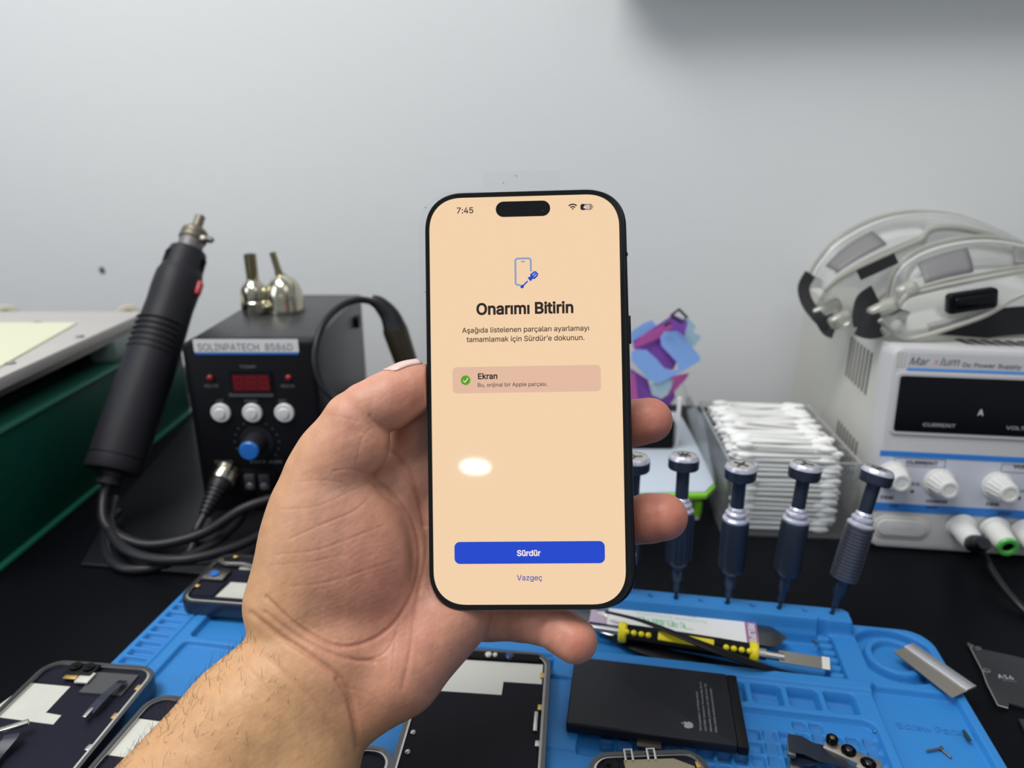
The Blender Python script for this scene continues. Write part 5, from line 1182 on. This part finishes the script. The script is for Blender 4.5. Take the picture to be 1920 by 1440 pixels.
# ------------------------------------------------------------------ screws and clip
def screw(px, py, h, label, ln, rot, tilt=90, m=None):
    m = m or M_darksteel; X = Matrix.Translation(D(px, py, h)) @ Matrix.Rotation(math.radians(rot), 4, 'Z') @ Matrix.Rotation(math.radians(tilt), 4, 'Y')
    b = MB(); b.lathe([(0.0009, -0.0005), (0.0009, 0.0002), (0.0005, 0.0004), (0.0005, ln), (0.0002, ln+0.0003)], m, M=X, n=12)
    return tag(b.build('screw'), label, 'screw', 'loose screws on the mat')
screw(1640, 1372, 0.0078, 'tiny blue-tinted screw at the corner of the small-cell tray', 0.0016, 40, 60, mat('screw_blue', (0.05, 0.22, 0.35), 0.25, metal=0.9))
screw(1765, 1403, 0.0078, 'thin screw pointing left on the mat near the lettering', 0.0075, 190, 92)
screw(1765, 1405, 0.0074, 'thin screw pointing down, touching another screw on the mat', 0.0048, -68, 92)
p = [D(1807, 1370, 0.010), D(1812, 1380, 0.010), D(1819, 1390, 0.0085)]
b = MB(); b.tube(p, [0.0007, 0.0011, 0.0009], mat('spring_green', (0.02, 0.07, 0.06), 0.4, metal=0.5), n=8); tag(b.build('contact_spring'), 'tiny dark contact spring lying against the right rim of the mat', 'phone part')
b = MB(); b.box(D(1528, 1204, 0.0125), (0.0012, 0.003, 0.0012), M_darksteel, 0.0004, R=Matrix.Rotation(0.6, 4, 'Z')); tag(b.build('metal_chip'), 'tiny dark metal chip beside the row of bumps in the tray', 'phone part')
# ------------------------------------------------------------------ triple camera module with ribbon
q = D(1600, 1410, 0.0135); e = (D(1640, 1432, 0.0135)-D(1563, 1397, 0.0135)).normalized(); ang = math.atan2(e.y, e.x)
CM = Matrix.Translation((q.x, q.y, 0.0068)) @ Matrix.Rotation(ang, 4, 'Z')
cmz = thing('camera_module', 'phone camera module with three lenses and a black ribbon on the small cells', 'phone part', CM)
brk = mat('camera_bracket_steel', (0.46, 0.42, 0.36), 0.3, metal=0.9)
b = MB(); b.box((-0.0045, 0.0, 0.0025), (0.0150, 0.0070, 0.005), brk, 0.0006); b.box((0.0070, -0.0010, 0.0025), (0.0090, 0.0095, 0.005), brk, 0.0006); bk = b.build('bracket', cmz)
for x, y, r, hh_ in ((-0.0095, 0.0022, 0.0026, 0.0022), (-0.0020, 0.0010, 0.0032, 0.0010), (0.0066, -0.0008, 0.0033, 0.0003)):
    lz = MB().lathe([(r, 0.005), (r, 0.005+hh_), (r*0.85, 0.0055+hh_), (0.0001, 0.0052+hh_)], M_bezel, M=Matrix.Translation((x, y, 0))).build('camera_barrel', cmz)
    MB().ball((x, y, 0.0052+hh_), (r*0.45, r*0.45, 0.0006), mat('lens_amber', (0.10, 0.09, 0.03), 0.08) if x < -0.005 else mat('lens_dark', (0.02, 0.02, 0.035), 0.05), n=14).build('lens', lz)
I = CM.inverted()
def flat_loft(b, pts, w, m, t=0.0004):
    pts = [Vector(p) for p in pts]; rings = []
    for i, p in enumerate(pts):
        tt = (pts[min(i+1, len(pts)-1)]-pts[max(i-1, 0)]).normalized(); s_ = tt.cross(Vector((0, 0, 1))).normalized()*w/2
        rings.append([p-s_, p+s_, p+s_+Vector((0, 0, t)), p-s_+Vector((0, 0, t))])
    b.loft(rings, m)
b = MB(); flat_loft(b, [I @ D(*p) for p in ((1478, 1393, .014), (1505, 1398, .0145), (1530, 1411, .012), (1560, 1418, .0105), (1585, 1425, .0095))], 0.0105, M_flex); r1 = b.build('ribbon', cmz)
b = MB(); flat_loft(b, [I @ D(*p) for p in ((1482, 1424, .0095), (1510, 1425, .011), (1545, 1420, .011))], 0.007, M_flex); b.build('ribbon', cmz)
b = MB(); b.box(I @ D(1484, 1400, 0.0135), (0.0035, 0.0115, 0.0015), M_darksteel, 0.0003, R=Matrix.Rotation(0.3, 4, 'Z')); b.build('ribbon_plug', r1)
MB().box(I @ D(1490, 1432, 0.0095), (0.004, 0.0085, 0.0015), M_darksteel, 0.0003, R=Matrix.Rotation(0.3, 4, 'Z')).build('ribbon_plug', cmz)
# ------------------------------------------------------------------ clear box full of cotton swabs
bx0 = D(1352, 1003, 0); bx1 = D(1592, 1012, 0); e = (bx1-bx0).normalized(); yw = math.atan2(e.y, e.x); BW = (bx1-bx0).length; BD = 0.120; BH = 0.060
XM = Matrix.Translation(bx0) @ Matrix.Rotation(yw, 4, 'Z')
bxo = thing('clear_plastic_box', 'open clear plastic box holding a stack of cotton swabs', 'box', XM)
b = MB(); t = 0.0012
b.box((BW/2, BD/2, t/2), (BW, BD, t), M_clear); b.build('box_base', bxo)
b = MB()
for c_, d_ in (((t/2, BD/2, BH/2), (t, BD, BH)), ((BW-t/2, BD/2, BH/2), (t, BD, BH)), ((BW/2, t/2, BH/2), (BW, t, BH)), ((BW/2, BD-t/2, BH/2), (BW, t, BH))): b.box(c_, d_, M_clear)
b.build('box_walls', bxo)
b = MB(); rm_ = clear('box_rim', (0.88, 0.90, 0.90), 0.25, gloss=0.25)
b.tube([(0, 0, BH), (BW, 0, BH), (BW, BD, BH), (0, BD, BH), (0, 0, BH)], 0.0009, rm_, n=6); b.build('box_rim', bxo)
lid = MB(); lid.box((-0.006, BD*0.62, BH*0.70), (0.0012, BD*0.9, BH*1.25), M_clear, R=Matrix.Rotation(math.radians(-14), 4, 'Y')); lid.build('lid', bxo)
sw0 = None; SR = 0.0012; SL = 0.068
M_stick = mat('paper_stick', (0.80, 0.80, 0.78), 0.6)
rg = random.Random(3); cnt = 0
def swab(x, y, z, ry, rz_):
    global sw0, cnt
    if sw0 is None:
        b = MB(); b.cyl((-SL/2, 0, 0), (SL/2, 0, 0), SR, M_stick, n=8)
        for s_ in (-1, 1): b.lathe([(0.0008, -0.0065), (0.0021, -0.004), (0.0025, 0.0), (0.0021, 0.004), (0.0008, 0.006)], M_cotton, M=Matrix.Translation((s_*(SL/2-0.005), 0, 0)) @ Matrix.Rotation(math.radians(90), 4, 'Y'), n=10, cap=True)
        o = b.build('cotton_swab'); sw0 = o
        tag(o, 'white cotton swab in the clear plastic box', 'cotton swab', 'cotton swabs in the clear box')
    else:
        o = sw0.copy(); COL.objects.link(o)
    o.matrix_world = XM @ Matrix.Translation((x, y, z)) @ Matrix.Rotation(rz_, 4, 'Z') @ Matrix.Rotation(ry, 4, 'Y'); cnt += 1
for layer in range(16):
    zz = 0.0045+layer*0.0034
    for row in range(3 if layer < 14 else 16):
        yy = 0.0050+row*(0.0042 if layer < 14 else 0.0058)
        swab(BW/2-0.001+rg.uniform(-0.004, 0.004)+layer*0.0004, yy+rg.uniform(-0.0006, 0.0006)+layer*0.0010, zz+rg.uniform(-0.0004, 0.0004), rg.uniform(-0.018, 0.018), rg.uniform(-0.03, 0.03))
for k in range(34):
    swab(BW/2+rg.uniform(-0.006, 0.006), 0.018+k*0.0028, 0.0605+rg.uniform(-0.0015, 0.0035), rg.uniform(-0.05, 0.05), rg.uniform(-0.12, 0.12))
# pile behind the front rows: rows that show at the top only
for k in range(60):
    swab(BW/2+rg.uniform(-0.005, 0.005), 0.018+(k % 30)*0.0032, 0.0565-(k//30)*0.003, rg.uniform(-0.02, 0.02), rg.uniform(-0.06, 0.06))
# ------------------------------------------------------------------ white and green flat case, and the film pieces
cpts = [(1180, 925), (1322, 921), (1339, 905), (1326, 872), (1296, 812), (1272, 772), (1180, 770)]
P = [D(px, py, 0.030) for px, py in cpts]; o0 = Vector((P[1].x, P[1].y, 0))
fc = thing('flat_case', 'flat white case with a bright green edge, behind the fingertips', 'case', o0)
ex2 = [(-0.05, 0.0)]
pg = [(p.x-o0.x, p.y-o0.y) for p in P]; pg = [(pg[0][0]-0.03, pg[0][1])]+pg[1:6]+[(pg[6][0]-0.03, pg[6][1])]
if sum(pg[i][0]*pg[(i+1) % 7][1]-pg[(i+1) % 7][0]*pg[i][1] for i in range(7)) < 0: pg = pg[::-1]
cx_, cy_ = sum(p[0] for p in pg)/7, sum(p[1] for p in pg)/7
b = MB(); b.prism([(cx_+(x-cx_)*1.035, cy_+(y-cy_)*1.035) for x, y in pg], 0.0245, 0.0285, M_greenl, 0.001); b.build('green_tray', fc, label='bright green tray edge')
b = MB(); b.prism(pg, 0.0285, 0.0300, mat('case_white_blue', (0.52, 0.58, 0.66), 0.35), 0.0004); b.build('white_cover', fc)
b = MB(); b.prism([(cx_+(x-cx_)*0.85-0.004, cy_+(y-cy_)*0.85) for x, y in pg], 0.0, 0.0245, mat('case_cream', (0.50, 0.50, 0.46), 0.5)); b.build('lower_box', fc)
q = D(1306, 965, 0.003); b = MB(); b.lathe([(0.0032, 0), (0.0035, 0.002), (0.0035, 0.010), (0.0028, 0.012)], M_greenl, M=Matrix.Translation(q)); b.lathe([(0.0026, -0.003), (0.0026, 0.0)], M_white, M=Matrix.Translation(q)); tag(b.build('bottle_cap'), 'small bright green and white cap on the desk below the flat case', 'cap')
# stack of blue and purple film pieces leaning on a small stand
film_b = mat('film_blue', (0.20, 0.36, 0.72), 0.25, spec=0.5); film_p = clear('film_purple', (0.55, 0.28, 0.80), 0.45, (0.30, 0.10, 0.50), 0.15, 0.08); film_m = clear('film_magenta', (0.85, 0.35, 0.75), 0.5, (0.62, 0.14, 0.45), 0.15, 0.08)
film_c = clear('film_pale', (0.70, 0.85, 0.95), 0.35, (0.50, 0.68, 0.78), 0.15, 0.08)
stM = Matrix.Translation((0.105, 0.55, 0)); fs_ = thing('film_stand', 'small white and grey stand behind the fingertip that props the coloured films', 'stand', stM)
MB().box((0.0, 0.010, 0.0425), (0.060, 0.030, 0.025), M_blackm, 0.002).build('stand_block', fs_)
MB().box((0.0, 0.010, 0.015), (0.050, 0.028, 0.030), M_cream, 0.002).build('stand_foot', fs_)
b = MB(); b.box((0.0330, 0.0, 0.052), (0.0030, 0.004, 0.045), M_white, 0.0008); b.box((0.026, 0.0, 0.030), (0.016, 0.004, 0.003), M_white, 0.0008); b.build('stand_frame', fs_)
films = [  # pixel outline, distance, material, label
    ([(1187, 640), (1225, 615), (1262, 590), (1290, 602), (1281, 640), (1276, 662), (1262, 694), (1240, 690), (1195, 690)], 0.560, film_p, 'translucent purple film behind the blue U-shaped film'),
    ([(1185, 650), (1205, 628), (1250, 606), (1262, 612), (1240, 632), (1192, 652)], 0.5555, film_m, 'magenta film strip above the blue U-shaped film'),
    ([(1183, 622), (1205, 607), (1222, 600), (1232, 612), (1195, 640), (1183, 645)], 0.570, film_b, 'pale blue film sticking out at the upper left of the films'),
    ([(1265, 600), (1290, 595), (1305, 612), (1300, 622), (1316, 632), (1300, 650), (1280, 640)], 0.572, film_c, 'pale cyan film at the right edge of the films'),
    ([(1184, 660), (1192, 655), (1212, 656), (1230, 672), (1245, 690), (1262, 696), (1272, 692), (1270, 680), (1240, 648), (1238, 632), (1246, 622), (1270, 621), (1282, 630), (1312, 668), (1313, 676), (1278, 697), (1234, 719), (1216, 712), (1184, 676)], 0.550, film_b, 'large light blue U-shaped film in front'),
    ([(1219, 722), (1258, 703), (1263, 712), (1258, 730), (1236, 745), (1222, 737)], 0.552, film_c, 'small pale lilac film hanging below the U-shaped film'),
    ([(1255, 705), (1292, 700), (1285, 712), (1264, 735), (1252, 742), (1258, 722)], 0.557, film_m, 'magenta film corner at the lower right of the films'),
    ([(1181, 690), (1215, 712), (1222, 740), (1240, 748), (1264, 732), (1266, 745), (1255, 760), (1200, 775), (1180, 770)], 0.562, film_p, 'dark purple film behind the lowest pieces'),
    ([(1180, 700), (1190, 700), (1196, 745), (1190, 775), (1180, 778)], 0.556, film_m, 'violet film edge beside the smartphone')]
for pts, Y, m_, lab in films:
    P = [V(px, py, Y+0.00012*(720-py)) for px, py in pts]; b = MB(); n = len(P)
    nn = Vector((0, -1, 0.12)).normalized()*0.0004
    b.loft([[p+nn for p in P], [p-nn for p in P]], m_)
    tag(b.build('adhesive_film', angle=30), lab, 'film', 'coloured adhesive films on the stand')
P = [V(px, py, 0.553) for px, py in ((1258, 592), (1273, 580), (1288, 595), (1279, 605))]; b = MB(); b.tube(P+[P[0]], 0.0013, M_ink, n=6); b.tube([V(1245, 611, 0.553), V(1256, 603, 0.553)], 0.0016, M_ink, n=6)
tag(b.build('film_tab'), 'black square outline tab at the top of the coloured films', 'film')
# ------------------------------------------------------------------ two pairs of clear safety goggles on the power supply
def goggles(label, outer, mid, low, Yo, Ym, Yl, vents, blackv, clips, strap):
    O = [V(px, py, Yo) for px, py in outer]; Mi = [V(px, py, Ym) for px, py in mid]; Lo = [V(px, py, Yl) for px, py in low]
    n = 40
    def res(P):
        c = catmull(P, 12); t = np.linspace(0, len(c)-1, n); return [c[int(i)].lerp(c[min(int(i)+1, len(c)-1)], i-int(i)) for i in t]
    O, Mi, Lo = res(O), res(Mi), res(Lo)
    g = thing('safety_goggles', label, 'goggles', Lo[0], 'clear safety goggles'); I = g.matrix_world.inverted()
    O = [I @ p for p in O]; Mi = [I @ p for p in Mi]; Lo = [I @ p for p in Lo]
    def sheet(A, B, bulge, name, m, k=6):
        rows = []
        for j in range(k+1):
            t = j/k; rows.append([a.lerp(b_, t)+Vector((0, -0.6, 0.8))*bulge*4*t*(1-t) for a, b_ in zip(A, B)])
        b = MB(); b.add([p for r in rows for p in r], [(j*n+i, j*n+i+1, (j+1)*n+i+1, (j+1)*n+i) for j in range(k) for i in range(n-1)], m)
        o = b.build(name, g, angle=60); s_ = o.modifiers.new('thick', 'SOLIDIFY'); s_.thickness = 0.0011; return rows
    r1 = sheet(O, Mi, 0.004, 'face_shell', M_gog); r2 = sheet(Mi, Lo, 0.002, 'side_shell', M_gog)
    for nm, A, r in (('outer_rim', O, 0.0017), ('lens_rim', Mi, 0.0022), ('lower_rim', Lo, 0.0018)):
        b = MB(); b.tube(A, r, M_gogr, n=10); b.build(nm, g)
    off = [a.lerp(b_, 0.14)+Vector((0, -0.002, 0.001)) for a, b_ in zip(O, Mi)]; b = MB(); b.tube(off, 0.0007, mat('goggle_line_white', (0.75, 0.76, 0.74), 0.2), n=8); b.build('rim_line', g)
    off = [a.lerp(b_, 0.90)+Vector((0, -0.003, 0.0015)) for a, b_ in zip(O, Mi)]; b = MB(); b.tube(off, 0.0010, M_gogr, n=8); b.build('rim_line', g)
    for i0, i1, j0, j1 in vents:
        k = 6; rows = r1; vs = []; fs = []
        ii = [int(i0*(n-1)+(i1-i0)*(n-1)*q_/8) for q_ in range(9)]; jj = [j0+(j1-j0)*q_/4 for q_ in range(5)]
        for t in jj:
            for i in ii: vs.append(O[i].lerp(Mi[i], t)+Vector((0, -0.6, 0.8))*0.004*4*t*(1-t)+Vector((0, -0.0012, 0.0006)))
        for a in range(4):
            for c_ in range(8): fs.append((a*9+c_, a*9+c_+1, a*9+c_+10, a*9+c_+9))
        b = MB(); b.add(vs, fs, M_vent); o = b.build('vent_patch', g); s_ = o.modifiers.new('t', 'SOLIDIFY'); s_.thickness = 0.0006
    for quad, Y in blackv:
        P = [I @ V(px, py, Y) for px, py in quad]; ex_ = (P[1]-P[0]).normalized(); nn = ex_.cross(P[3]-P[0]).normalized(); ey_ = nn.cross(ex_); c_ = sum(P, Vector())/4
        R_ = Matrix(((ex_.x, ey_.x, nn.x, c_.x), (ex_.y, ey_.y, nn.y, c_.y), (ex_.z, ey_.z, nn.z, c_.z), (0, 0, 0, 1))); w, h = (P[1]-P[0]).length, (P[3]-P[0]).length
        sgn = 1 if (R_.to_3x3() @ Vector((0, 0, 1))).y < 0 else -1
        b = MB(); b.prism(rrect(w, h, 0.003, 5), -0.003, 0.003, M_black, 0.001, M=R_); bb = b.build('air_vent', g, label='black air vent')
        b = MB(); b.prism(rrect(w*0.82, h*0.62, 0.002, 5, 0, 0), min(0.003*sgn, 0.0055*sgn), max(0.003*sgn, 0.0055*sgn), M_glassb, 0.0008, M=R_); b.build('vent_cover', bb)
    for px, py, Y, rx, ry in clips:
        c_ = I @ V(px, py, Y); b = MB(); b.box(c_, (rx*1.5, 0.009, ry*1.1), M_gogr, 0.0035, 3, R=Matrix.Rotation(math.radians(-28), 4, 'Y')); b.box(c_+Vector((0.001, -0.006, 0.001)), (rx*0.9, 0.004, ry*0.5), M_gog, 0.0015, 2, R=Matrix.Rotation(math.radians(-28), 4, 'Y')); b.build('strap_clip', g)
    for pts, w, Y in strap:
        A = [I @ V(px, py, yy) for px, py, yy in pts]; b = MB(); c_ = catmull(A, 6); rings = []
        for i, p in enumerate(c_):
            tt = (c_[min(i+1, len(c_)-1)]-c_[max(i-1, 0)]).normalized(); s_ = tt.cross(Vector((0, -1, 0.2))).normalized()*w/2; d_ = tt.cross(s_).normalized()*0.0010
            rings.append([p-s_-d_, p+s_-d_, p+s_+d_, p-s_+d_])
        b.loft(rings, M_strap); b.build('head_strap', g)
    return g
goggles('rear pair of clear safety goggles, tilted left, on the power supply',
    [(1508, 545), (1524, 500), (1566, 450), (1630, 414), (1700, 398), (1780, 402), (1850, 424), (1915, 456), (1960, 490)],
    [(1545, 545), (1575, 520), (1630, 492), (1690, 465), (1728, 448), (1745, 430), (1790, 427), (1850, 440), (1900, 470)],
    [(1520, 590), (1560, 600), (1610, 590), (1650, 560), (1690, 530), (1730, 515), (1800, 505), (1860, 500), (1910, 500)],
    0.575, 0.535, 0.55, [(0.14, 0.34, 0.36, 0.80)], [([(1616, 520), (1660, 495), (1662, 470+12), (1618, 505)], 0.545)],
    [(1548, 580, 0.545, 0.016, 0.010), (1575, 600, 0.535, 0.012, 0.010)],
    [([(1519, 514, .565), (1507, 538, .56), (1513, 566, .55), (1532, 592, .54), (1552, 612, .536)], 0.009, 0), ([(1545, 596, .54), (1556, 614, .536), (1566, 618, .534)], 0.014, 0)])
goggles('front pair of clear safety goggles with a black vent, on the power supply',
    [(1664, 560), (1676, 510), (1712, 474), (1770, 452), (1840, 444), (1910, 455), (1970, 480), (2020, 520)],
    [(1680, 585), (1700, 556), (1745, 542), (1800, 530), (1860, 518), (1920, 508), (1980, 505), (2020, 520)],
    [(1650, 600), (1690, 632), (1730, 630), (1790, 612), (1850, 590), (1900, 560), (1950, 540), (2000, 530)],
    0.530, 0.495, 0.475, [(0.28, 0.50, 0.34, 0.86), (0.68, 0.80, 0.34, 0.80)], [([(1774, 590), (1866, 576), (1868, 536), (1776, 552)], 0.478)],
    [(1655, 580, 0.49, 0.014, 0.010), (1672, 615, 0.48, 0.010, 0.008), (1700, 545, 0.50, 0.010, 0.010)],
    [([(1610, 516, .515), (1645, 500, .513), (1680, 484, .512)], 0.008, 0), ([(1640, 552, .505), (1622, 566, .50), (1617, 590, .49), (1620, 612, .485)], 0.014, 0), ([(1612, 606, .486), (1632, 613, .483), (1654, 608, .482)], 0.017, 0), ([(1700, 600, .485), (1680, 595, .487), (1655, 600, .487)], 0.012, 0), ([(1745, 632, .50), (1800, 618, .495), (1860, 606, .49), (1930, 600, .49), (1990, 600, .49)], 0.020, 0)])
